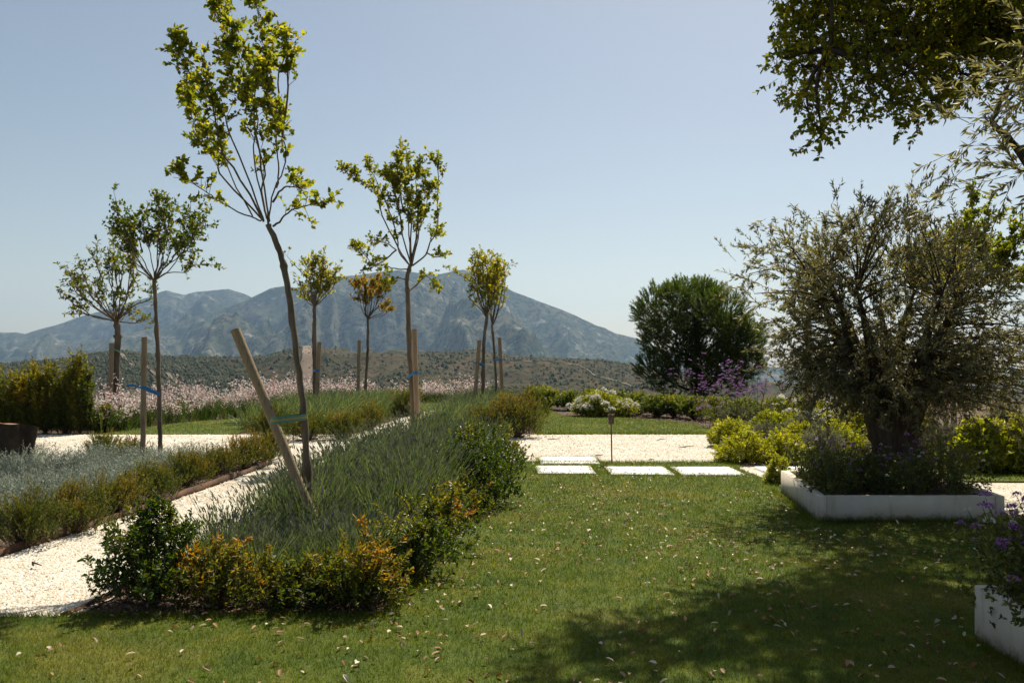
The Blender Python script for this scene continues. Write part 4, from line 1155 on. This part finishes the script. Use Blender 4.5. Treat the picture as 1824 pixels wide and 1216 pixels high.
# T4
d4 = 23.0
tr = [foot(P(208, 751, d4)), P(208, 700, d4), P(208, 640, d4), P(210, 600, d4), P(208, 572, d4)]
make_tree('young_tree', 'thick-stemmed broad tree with browning leaves behind the silver bed', tr, .095, .075, vase((208, 572), (114, 268, 430, 585), d4, 23, 19, 1.0, None),
          dict(leaf=(.10, .042), tw=.34, nl=6, t=.5, t0=.35, per=4.2, lim_r=.026, end_r=.007, dead=.25, tj=.3), M['youngdark'], M['bark'], 44)
stake('leaning stake left of the thick-stemmed broad tree', P(196, 752, 22.8) * [1, 1, 0], P(199, 611, 22.8), .065, 54)
tie('pale green tie at the top of the leaning stake on the broad tree', P(199, 622, 22.8), P(210, 627, d4), .07, .085, .04, M['greenband'])
# T5
d5 = 24.5
tr = [foot(P(562, 744, d5)), P(561, 690, d5), P(560, 600, d5), P(560, 560, d5), P(560, 525, d5)]
make_tree('young_tree', 'yellow-green slim tree beside the firebreak', tr, .07, .045, vase((560, 545), (532, 600, 446, 545), d5, 29, 15, .7, None),
          dict(leaf=(.068, .044), tw=.26, nl=6, t=.42, t0=.18, per=5.2, lim_r=.02, end_r=.006, tj=.25), M['yellowing'], M['bark'], 45)
stake('short stake tilted right with a blue tie by the firebreak', P(563, 744, 24.2) * [1, 1, 0], P(569, 609, 24.2), .06, 55)
tie('blue tie on the tilted stake by the firebreak', P(566, 660, 24.2), P(561, 660, d5), .066, .06, .07, M['blue'])
# T6
d6 = 29.0
tr = [foot(P(650, 729, d6)), P(651, 690, d6), P(655, 620, d6), P(655, 565, d6)]
make_tree('young_tree', 'small amber-leaved tree with a bare vase of stems', tr, .055, .04, vase((655, 568), (634, 700, 490, 545), d6, 31, 15, .8, None),
          dict(leaf=(.08, .05), tw=.2, nl=6, t=.5, t0=.55, per=6, lim_r=.018, end_r=.006, tj=.3), M['ambering'], M['bark'], 46)
stake('plain stake left of the small amber-leaved tree', P(637, 729, 28.8) * [1, 1, 0], P(640, 606, 28.8), .06, 56)
# T7, T8
d7 = 25.5
tr = [foot(P(858, 740, d7)), P(860, 690, d7), P(862, 610, d7), P(868, 560, d7)]
make_tree('young_tree', 'golden-leaved slim tree, left of the close pair', tr, .06, .045, vase((866, 565), (838, 892, 444, 545), d7, 37, 14, .7, None) + [[P(866, 565, d7), P(845, 510, d7), P(825, 490, d7 - .3), P(802, 481, d7 - .4)]],
          dict(leaf=(.068, .044), tw=.26, nl=6, t=.47, t0=.18, per=5.5, lim_r=.02, end_r=.006, tj=.25), M['yellowing'], M['bark'], 47)
stake('leaning stake with a blue tie left of the close pair of slim trees', P(843, 740, 25.2) * [1, 1, 0], P(854, 606, 25.2), .058, 57)
tie('slanting blue tie on the left tree of the close pair', P(849, 646, 25.2), P(860, 650, d7), .064, .06, .05, M['blue'])
d8 = 29.5
tr = [foot(P(885, 727, d8)), P(884, 690, d8), P(880, 620, d8), P(876, 578, d8)]
make_tree('young_tree', 'golden-leaved slimmer tree, right of the close pair', tr, .05, .04, vase((877, 580), (866, 904, 462, 560), d8, 38, 10, .6, None),
          dict(leaf=(.068, .044), tw=.26, nl=6, t=.5, t0=.35, per=5, lim_r=.018, end_r=.006, tj=.25), M['yellowing'], M['bark'], 48)
stake('upright stake with a blue tie right of the close pair of slim trees', P(896, 727, 29.3) * [1, 1, 0], P(890, 601, 29.3), .06, 58)
tie('level blue tie on the right tree of the close pair', P(892, 641, 29.3), P(881, 641, d8), .066, .055, .055, M['blue'])
# trees behind the olive
d9 = 18.5
tr = [foot(P(1700, 776, d9)), P(1697, 700, d9), P(1690, 560, d9), P(1684, 520, d9)]
make_tree('green_tree', 'fresh green tree rising behind the olive crown', tr, .06, .045, vase((1686, 560), (1605, 1830, 335, 520), d9, 61, 26, 1.2, None),
          dict(leaf=(.085, .05), tw=.30, nl=8, t=.35, t0=.35, per=6, lim_r=.016, end_r=.005), M['young'], M['bark'], 49, group=None)
d10 = 20.0
tr = [foot(P(1441, 766, d10)), P(1441, 700, d10), P(1440, 620, d10), P(1441, 560, d10)]
make_tree('slim_tree', 'slim pale trunk seen through the left side of the olive', tr, .085, .06, vase((1441, 570), (1400, 1490, 470, 560), d10, 62, 9, .7, None),
          dict(leaf=(.08, .045), tw=.25, nl=5, t=.35, t0=.4, per=4, lim_r=.016, end_r=.005), M['youngdark'], M['bark'], 50, group=None)

# ------------------------------------------------------------------ pine
rng = np.random.default_rng(71)
dp = 33.0
o = thing('pine_tree', P(1245, 720, dp) * [1, 1, 0] + [0, 0, -1.0], 'dense dark green pine standing beyond the terrace hedge', 'tree')
mbT, mbL = MB(), MB()
tube(mbT, spline([P(1247, 760, dp), P(1245, 650, dp), P(1240, 580, dp), P(1243, 530, dp)], 12), np.linspace(.22, .06, 12), 8, rough=.05, rng=rng)
BL = [(1182, 555, 44), (1232, 545, 48), (1285, 562, 42), (1322, 606, 34), (1200, 610, 52), (1258, 605, 56), (1166, 660, 32), (1218, 668, 56), (1280, 668, 48), (1312, 642, 38), (1152, 560, 20), (1247, 528, 26),
      (1340, 600, 16), (1165, 600, 26), (1300, 590, 30), (1205, 530, 24), (1270, 530, 20), (1335, 650, 22)]
for (x, y, r) in BL:
    off = rng.uniform(-1.1, 1.1); c = P(x, y, dp + off); R = r / F * dp
    tube(mbT, spline([P(1243, min(700, y + 40), dp), (P(1243, min(700, y + 40), dp) + c) / 2 + UP * -.1, c], 6), np.linspace(.07, .02, 6), 5)
    n = int(330 * (R / .9) ** 2) + 50
    v = runit(rng, n); rad = np.where(rng.random(n) < .3, rng.uniform(.4, .8, n), rng.uniform(.8, 1.02, n))
    B = c + v * (rad * R)[:, None] * np.array([1, 1, .95])
    D = nrm(v * .8 + UP * .65 + runit(rng, n) * .3)
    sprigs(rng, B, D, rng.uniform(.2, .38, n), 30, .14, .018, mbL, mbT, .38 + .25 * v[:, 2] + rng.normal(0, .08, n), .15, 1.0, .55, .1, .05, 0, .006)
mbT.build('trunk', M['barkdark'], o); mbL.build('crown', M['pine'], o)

# ------------------------------------------------------------------ planters
def planter(label, c, wd, name='planter'):
    """c: four ground corners, counter-clockwise from the near left"""
    c = np.array(c, float); h = wd
    o = thing(name, (c[0][0], c[0][1], 0), label, 'planter', 'white rendered planters')
    th_ = .085
    cen = c.mean(0)
    def wall(a, b, ia, ib, ext=0.0):
        mb = MB(); bev = .006
        a, b, ia, ib = map(np.array, (a, b, ia, ib))
        v = []
        for z, k in ((0.0, 0), (h - bev, 0), (h, bev)):
            m = (a + b + ia + ib) / 4
            for q in (a, b, ib, ia):
                dq = (m - q); v.append((*(q + dq / np.linalg.norm(dq) * k * 1.5), z))
        f = [(0, 3, 2, 1), (8, 9, 10, 11)]
        for r in (0, 4): f += [(r, r + 1, r + 5, r + 4), (r + 1, r + 2, r + 6, r + 5), (r + 2, r + 3, r + 7, r + 6), (r + 3, r, r + 4, r + 7)]
        mb.add(v, f); mb.build('side_wall', M['render'], o)
    ex = nrm(c[1] - c[0]); ey = nrm(c[3] - c[0]); ey1 = nrm(c[2] - c[1])
    i0, i1, i2, i3 = c[0] + ex * th_, c[1] - ex * th_, c[2] - ex * th_, c[3] + ex * th_
    wall(c[0], i0, c[3], i3); wall(i1, c[1], i2, c[2])
    g = .004
    f0, f1 = i0 + ex * g + ey * .006, i1 - ex * g + ey1 * .006
    wall(f0, f1, f0 + ey * th_, f1 + ey1 * th_)
    b0, b1 = i3 + ex * g - ey * .006, i2 - ex * g - ey1 * .006
    wall(b0 - ey * th_, b1 - ey1 * th_, b0, b1)
    mb = MB()
    a = [f0 + ey * (th_ + g), f1 + ey1 * (th_ + g), b1 - ey1 * (th_ + g), b0 - ey * (th_ + g)]
    mb.add([(x, y, h - .045) for x, y in a], [(0, 1, 2, 3)])
    mb.build('planting_soil', M['soil'], o)
    return o
P1 = [(3.02, 8.42), (4.86, 8.42), (5.13, 10.44), (3.29, 10.44)]
planter('low white planter box with the old olive tree', P1, .28)
P2 = [(2.635, 3.2), (4.6, 3.2), (4.6, 4.86), (2.635, 4.86)]
planter('white planter box cut off at the lower right, purple flowers spilling over', P2, .335)

# ------------------------------------------------------------------ olive in the planter
def olive(name, label, base, trunkpts, rads, ell, nclump, nspr, seed, leafL, skip=None, extra=(), group='old olive trees'):
    rng = np.random.default_rng(seed)
    o = thing(name, base, label, 'tree', group)
    mbT, mbL = MB(), MB()
    n = 26; sides = 30
    p = spline(trunkpts, n); R0 = np.interp(np.linspace(0, 1, n), np.linspace(0, 1, len(rads)), rads)
    th_ = np.arange(sides) * 2 * math.pi / sides
    v = []
    for i in range(n):
        zz = i / n
        f = 1 + .16 * np.sin(th_ * 3 + zz * 3 + seed) + .10 * np.sin(th_ * 7 + zz * 5) + .10 * (fbm(np.cos(th_) * 2.4 + 7 + zz * 3, np.sin(th_) * 2.4 + 9 + zz * 4, 4) - .5) * 4
        v.append(np.stack([p[i, 0] + R0[i] * f * np.cos(th_), p[i, 1] + R0[i] * f * np.sin(th_), np.full(sides, p[i, 2])], -1))
    i = np.arange(n - 1)[:, None] * sides; j = np.arange(sides)[None]; jn = (j + 1) % sides
    mbT.add(np.array(v), np.stack([i + j, i + jn, i + sides + jn, i + sides + j], -1).reshape(-1, 4))
    topc = p[-1]
    cl = []
    for c, r, k in ell:
        c = np.array(c); r = np.array(r)
        u_ = runit(rng, k) * (rng.uniform(.35, 1.0, k) ** .55)[:, None]
        u_ *= (.82 + .36 * vnoise(u_[:, 0] * 2.5 + 11, u_[:, 2] * 2.5 + u_[:, 1] + 11))[:, None]
        cl.append(c + u_ * r)
    cl = np.concatenate(cl)
    if skip is not None: cl = cl[~skip(cl)]
    # limbs: a few thick arms, then each clump hangs on the nearest arm
    arms = []
    for a in range(9):
        an = a / 9 * 6.28 + rng.uniform(-.3, .3); c, r, _ = ell[0]; c = np.array(c); r = np.array(r)
        e = c + np.array([math.cos(an) * r[0] * .7, math.sin(an) * r[1] * .7, r[2] * rng.uniform(-.1, .55)])
        st = topc + np.array([math.cos(an), math.sin(an), 0]) * rads[-1] * .5 - UP * .12
        q = spline([st, st * .5 + e * .5 + rng.normal(0, .06, 3), e], 12)
        tube(mbT, q, np.linspace(rads[-1] * .36, .014, 12), 7, rough=.05, rng=rng)
        arms.append(q)
    A = np.concatenate(arms)
    for c in cl:
        dd_ = np.linalg.norm(A - c, axis=1) + 2.0 * np.maximum(0, A[:, 2] - c[2] + .1) * .2
        k = int(np.argmin(dd_))
        q = spline([A[k], (A[k] + c) / 2 + rng.normal(0, .05, 3) + UP * .05, c], 5)
        tube(mbT, q, np.linspace(.012, .004, 5), 4, cap=False)
    nC = len(cl); B = np.repeat(cl, nspr, 0) + rng.normal(0, .13, (nC * nspr, 3))
    outd = nrm(B - np.array(ell[0][0]))
    D = nrm(outd * .7 + runit(rng, len(B)) * .75 + UP * .12)
    tcl = np.repeat(rng.normal(.42, .16, nC), nspr) + .14 * outd[:, 2]
    for Be, De in extra:
        B = np.vstack([B, Be]); D = np.vstack([D, De]); tcl = np.append(tcl, np.full(len(Be), .5))
    sprigs(rng, B, D, rng.uniform(.16, .34, len(B)), 24, leafL, leafL * .23, mbL, mbT, tcl, .2, .85, .65, .05, .1, 0, .0022, .5)
    mbT.build('trunk', M['olivebark'], o, smooth=True); mbL.build('crown', M['olive'], o)
    return o
do = 9.6
base = np.array([(1596 - CX) / F * do, do, .2])
tp = [base, base + [.0, 0, .18], P(1598, 800, do), P(1592, 765, do), P(1588, 735, do), P(1585, 705, do)]
c0 = P(1575, 560, do)
skipf = lambda c: ((CX + F * c[:, 0] / c[:, 1] > 1650) & (HY - F * (c[:, 2] - EYE) / c[:, 1] < 400)) | ((c[:, 2] < 1.14) & (np.abs(c[:, 0] - base[0]) < .50)) | (c[:, 2] < np.where(c[:, 0] > base[0], 1.02, 1.24))
# the crown in the planter
olive('olive_tree', 'old olive tree with a gnarled trunk in the low white planter', base, tp, [.40, .30, .235, .24, .29, .30],
      [(c0, (1.14, 1.2, 1.26), 160), (P(1720, 640, do + .1), (1.1, 1.1, .95), 110), (P(1470, 590, do), (.5, .8, .8), 30), (P(1372, 505, do), (.24, .4, .22), 5), (P(1395, 430, do), (.2, .3, .2), 4), (P(1545, 455, do), (.5, .6, .56), 30), (P(1575, 688, do), (.6, .7, .18), 34), (P(1590, 660, do), (1.02, .9, .40), 64)],
      0, 8, 81, .062, skipf)
# the nearer olive whose branches hang into the view from the right
b2 = np.array([3.75, 4.15, .28]); c2 = np.array([3.6, 4.6, 2.75])
def vis_skip(c):
    px = CX + F * c[:, 0] / np.maximum(c[:, 1], .3); py = HY - F * (c[:, 2] - EYE) / np.maximum(c[:, 1], .3)
    return (c[:, 1] > .5) & (((px < 1870) & (py > -150) & (py < 1000)) | ((py > 330) & (py < 1000) & (px < 1960)))
rx = np.random.default_rng(83)
Be, De = [], []
for x, y, d_, k in ((1800, 130, 4.2, 10), (1775, 160, 4.3, 9), (1800, 190, 4.1, 10), (1755, 190, 4.4, 5), (1815, 240, 4.2, 10), (1780, 265, 4.3, 9), (1800, 300, 4.2, 9), (1830, 330, 4.1, 8), (1765, 300, 4.4, 5), (1740, 215, 4.5, 3), (1830, 170, 4.0, 9), (1815, 95, 4.3, 6)):
    k = max(2, k // 2); Be.append(P(x + 18, y, d_) + rx.normal(0, .08, (k, 3))); De.append(nrm(np.array([-.8, 0, -.05]) + runit(rx, k) * .7))
olive('olive_tree', 'nearer olive tree whose sprays hang into view at the upper right', b2, [b2, b2 + [0, 0, .4], b2 + [-.05, .1, .9], b2 + [-.05, .15, 1.3]], [.26, .19, .17, .19],
      [(c2, (1.4, 1.3, 1.15), 70)], 0, 7, 84, .052, vis_skip, [(np.concatenate(Be), np.concatenate(De))])

# ------------------------------------------------------------------ holm oak overhanging from the right
rng = np.random.default_rng(91)
bo = np.array([7.6, 9.4, 0.])
o = thing('oak_tree', bo, 'large oak whose leafy crown overhangs the lawn from the upper right', 'tree')
mbT, mbL = MB(), MB()
tube(mbT, spline([bo - UP * .1, bo + [-.1, 0, 1.4], bo + [-.3, -.1, 2.8], bo + [-.5, -.2, 4.2], bo + [-.6, -.2, 5.6]], 20), np.linspace(.34, .16, 20), 14, rough=.05, rng=rng)
VIS = [(1435, 50, 8.5, .36), (1430, 118, 8.3, .30), (1500, 35, 8.8, .42), (1475, 120, 8.4, .42), (1478, 185, 8.2, .24), (1465, 238, 8.1, .14), (1440, 200, 8.2, .16), (1545, 70, 8.6, .48), (1545, 140, 8.3, .36), (1600, 45, 8.8, .48), (1610, 130, 8.5, .40), (1628, 195, 8.2, .17),
       (1655, 70, 8.7, .5), (1672, 140, 8.4, .34), (1660, 180, 8.1, .16), (1715, 50, 8.6, .5), (1712, 130, 8.3, .3), (1770, 45, 8.5, .5), (1765, 110, 8.4, .28), (1820, 60, 8.2, .5), (1590, 185, 8.0, .14), (1402, 105, 8.3, .12), (1850, 150, 8.4, .4), (1420, 75, 8.4, .2), (1455, 5, 8.7, .35)]
cl = [(P(x, y, d_ + rng.uniform(-.5, .5)), r) for x, y, d_, r in VIS]
for _ in range(62):                                           # the upper crown, above the picture
    for _t in range(40):
        c = np.array([rng.uniform(1.9, 8.5), rng.uniform(6.6, 12.2), rng.uniform(4.6, 7.4)])
        py = HY - F * (c[2] - EYE) / c[1]; px = CX + F * c[0] / c[1]
        if ((c[0] - 6.2) / 4.5) ** 2 + ((c[1] - 9.4) / 3.2) ** 2 + ((c[2] - 4.8) / 2.8) ** 2 < 1 and (py < -175 or px > 1480 and py < -20): break
    else: continue
    cl.append((c, rng.uniform(.5, .72)))
for c in ((2.15, 8.8, 6.4), (2.7, 8.9, 6.4), (3.2, 8.7, 6.3), (2.6, 9.4, 6.7), (3.2, 9.6, 6.6), (3.4, 10.2, 6.9), (3.8, 9.2, 6.3)): cl.append((np.array(c), .44))
heart = [bo + np.array([-.4, -.15, z_]) for z_ in (4.3, 4.7, 5.1, 5.4)]
lim = [spline([h, h * .6 + e * .4 + UP * .35, h * .25 + e * .75 + UP * .2, e], 16) for h, e in zip(heart + heart, (P(1560, 60, 8.6), P(1700, 40, 8.6), np.array([3.0, 9.2, 5.6]), np.array([5.2, 7.4, 6.2]), P(1480, 90, 8.4), np.array([6.5, 11.5, 5.5]), np.array([4.0, 10.8, 6.4]), np.array([8.4, 8.0, 6])))]
for l in lim: tube(mbT, l, np.linspace(.11, .025, 16), 8, rough=.05, rng=rng)
A = np.concatenate([l[5:] for l in lim])
for c, r in cl:
    k = int(np.argmin(np.linalg.norm(A - c, axis=1)))
    tube(mbT, spline([A[k], (A[k] + c) / 2 + rng.normal(0, .08, 3) + UP * .05, c], 6), np.linspace(.028, .008, 6), 5, cap=False)
    n = int((38 if c[2] < 4.75 else 78) * (r / .4) ** 2) + 12
    v = runit(rng, n); B = c + v * (rng.random(n) ** .45 * r)[:, None]
    D = nrm(v * .6 + runit(rng, n) * .7 - UP * .12)
    sub = rng.random(n) < .5
    segs(mbT, np.repeat(c[None], sub.sum(), 0), B[sub], .006, .003, 3)
    sprigs(rng, B, D, rng.uniform(.12, .26, n), 14, .052, .030, mbL, mbT, .36 + .25 * rng.random() + .22 * rng.normal(size=n) * .6, .16, .5, .85, -.05, .1, 1, .0025)
mbT.build('trunk', M['barkdark'], o, smooth=True); mbL.build('crown', M['oak'], o)

# ------------------------------------------------------------------ lantana in the planters
def lantana(poly, z, h, dens, label, seed, nfl, spill=0, white=.35, leaf=.034, fr=.03, sp=.10, edge=None):
    rng = np.random.default_rng(seed)
    q = scatter(rng, poly, dens)
    if edge: q = np.concatenate([q, scatter(rng, edge, 150)])
    n = len(q)
    mb = MB()
    hh = h * (.6 + .8 * vnoise(q[:, 0] * 2.6 + 3, q[:, 1] * 2.6 + 3))
    m = 22
    s = rng.random((n, m))
    B = np.concatenate([np.repeat(q, m, 0) + rng.normal(0, sp, (n * m, 2)), (z + s * hh[:, None] * .85).reshape(-1, 1)], 1)
    sprigs(rng, B, nrm(runit(rng, n * m) * .8 + UP * .6), rng.uniform(.06, .14, n * m), 8, leaf, leaf * .55, mb, None, .25 + .35 * s.ravel(), .2, shape=0)
    a = np.concatenate([q, np.full((n, 1), z)], 1); k = rng.integers(0, n, n * 5)
    e = a[k] + np.stack([rng.normal(0, sp * 1.2, n * 5), rng.normal(0, sp * 1.2, n * 5), hh[k] * rng.uniform(.6, 1.25, n * 5)], -1)
    segs(mb, a[k], e, .003, .002, 3, .5, mi=3)
    f = rng.choice(len(e), min(nfl, len(e)), replace=False); c = e[f] + UP * .01
    wq = rng.random(len(c)) < white
    heads(rng, mb, c[~wq], fr, 34, 1, .55); heads(rng, mb, c[wq], fr, 34, 2)
    return tag(mb.build('lantana', [M['lantana'], M['purple'], M['white'], M['greenstem']]), label, 'flowers', kind='stuff')
lantana([(3.14, 8.55), (4.78, 8.55), (5.0, 10.3), (3.36, 10.3)], .23, .42, 44, 'small-leaved lantana with purple and white flowers round the olive trunk', 101, 150, fr=.024)
lantana([(2.73, 3.4), (4.5, 3.4), (4.5, 4.80), (2.73, 4.80)], .29, .50, 56, 'purple lantana spilling out of the lower right planter', 102, 640, white=.1, leaf=.034, fr=.032, sp=.13, edge=[(2.68, 3.6), (3.15, 3.6), (3.2, 4.82), (2.68, 4.82)])

# ------------------------------------------------------------------ hollow log planter and garden spike light
rng = np.random.default_rng(111)
c = G(-34, 842) + np.array([0, .3, 0])
o = thing('tree_stump', c, 'dark rough tree stump with a reddish cut edge beside the crossing path', 'stump')
mb = MB(); n, sides = 14, 60
th_ = np.arange(sides) * 2 * math.pi / sides
rows = []
for i in range(n):
    zz = i / (n - 1); r = .43 + .16 * zz ** 1.5
    f = 1 + .07 * np.sin(th_ * 3 + 1) + .05 * np.sin(th_ * 8 + zz) + .22 * (fbm(np.cos(th_) * 4 + 5, np.sin(th_) * 4 + 5 + zz * 2.5, 5) - .5)
    top = .70 - .07 * np.sin(th_) - .05 * np.cos(th_) + .05 * (vnoise(th_ * 2.2, th_ * 0 + 3) - .5)
    rows.append(np.stack([c[0] + r * f * np.cos(th_), c[1] + r * f * np.sin(th_) * .8, zz * top - .02 * (i == 0)], -1))
rows = np.array(rows)
i = np.arange(n - 1)[:, None] * sides; j = np.arange(sides)[None]; jn = (j + 1) % sides
mb.add(rows, np.stack([i + j, i + jn, i + sides + jn, i + sides + j], -1).reshape(-1, 4))
mb.build('bark', M['barkdark'], o)
mb = MB(); cc = rows[-1].mean(0)
ring = [cc + (rows[-1] - cc) * k + UP * (.004 + .02 * (vnoise(th_ * 3 + k * 9, th_ * 0 + k) - .5) * (k < 1))[:, None] for k in (1.0, .9, .6, .3)]
v = np.concatenate(ring + [cc[None]]); i = np.arange(3)[:, None] * sides
mb.add(v, np.stack([i + j, i + jn, i + sides + jn, i + sides + j], -1).reshape(-1, 4))
jj = np.arange(sides); mb.add(v, np.stack([3 * sides + jj, 3 * sides + (jj + 1) % sides, np.full(sides, 4 * sides)], -1))
mb.build('cut_face', M['rim'], o)

b = G(1090, 828)
o = thing('garden_light', b, 'thin rusty post with a small box head at the gravel edge', 'garden light')
mb = MB(); tube(mb, [b, b + np.array([-.012, 0, .66])], .011, 8); mb.build('post', M['metal'], o)
mb = MB(); box(mb, (b[0] - .055, b[1] - .03, .64), (b[0] + .03, b[1] + .03, .79), bev=.004); mb.build('head', M['metal'], o)
mb = MB(); tube(mb, [b + np.array([-.012, 0, .79]), b + np.array([-.012, 0, .90])], [.012, .003], 6); mb.build('spike', M['metal'], o)
mb = MB(); tube(mb, [b + UP * .014, b + UP * .035], [.06, .055], 14); mb.build('base', M['metal'], o)

# ------------------------------------------------------------------ haze
if HAZE_DENSITY > 0:
    m, nt, o_ = newmat('air_haze')
    pv = nt.nodes.new('ShaderNodeVolumePrincipled')
    pv.inputs['Color'].default_value = (.47, .70, 1.0, 1)
    pv.inputs['Density'].default_value = HAZE_DENSITY
    pv.inputs['Anisotropy'].default_value = .35
    nt.links.new(pv.outputs[0], o_.inputs['Volume'])
    mb = MB(); box(mb, (-13500, -13500, -175), (13500, 13500, 900))
    tag(mb.build('haze', m), 'pale blue summer haze in the air before the mountain', 'haze', kind='stuff')
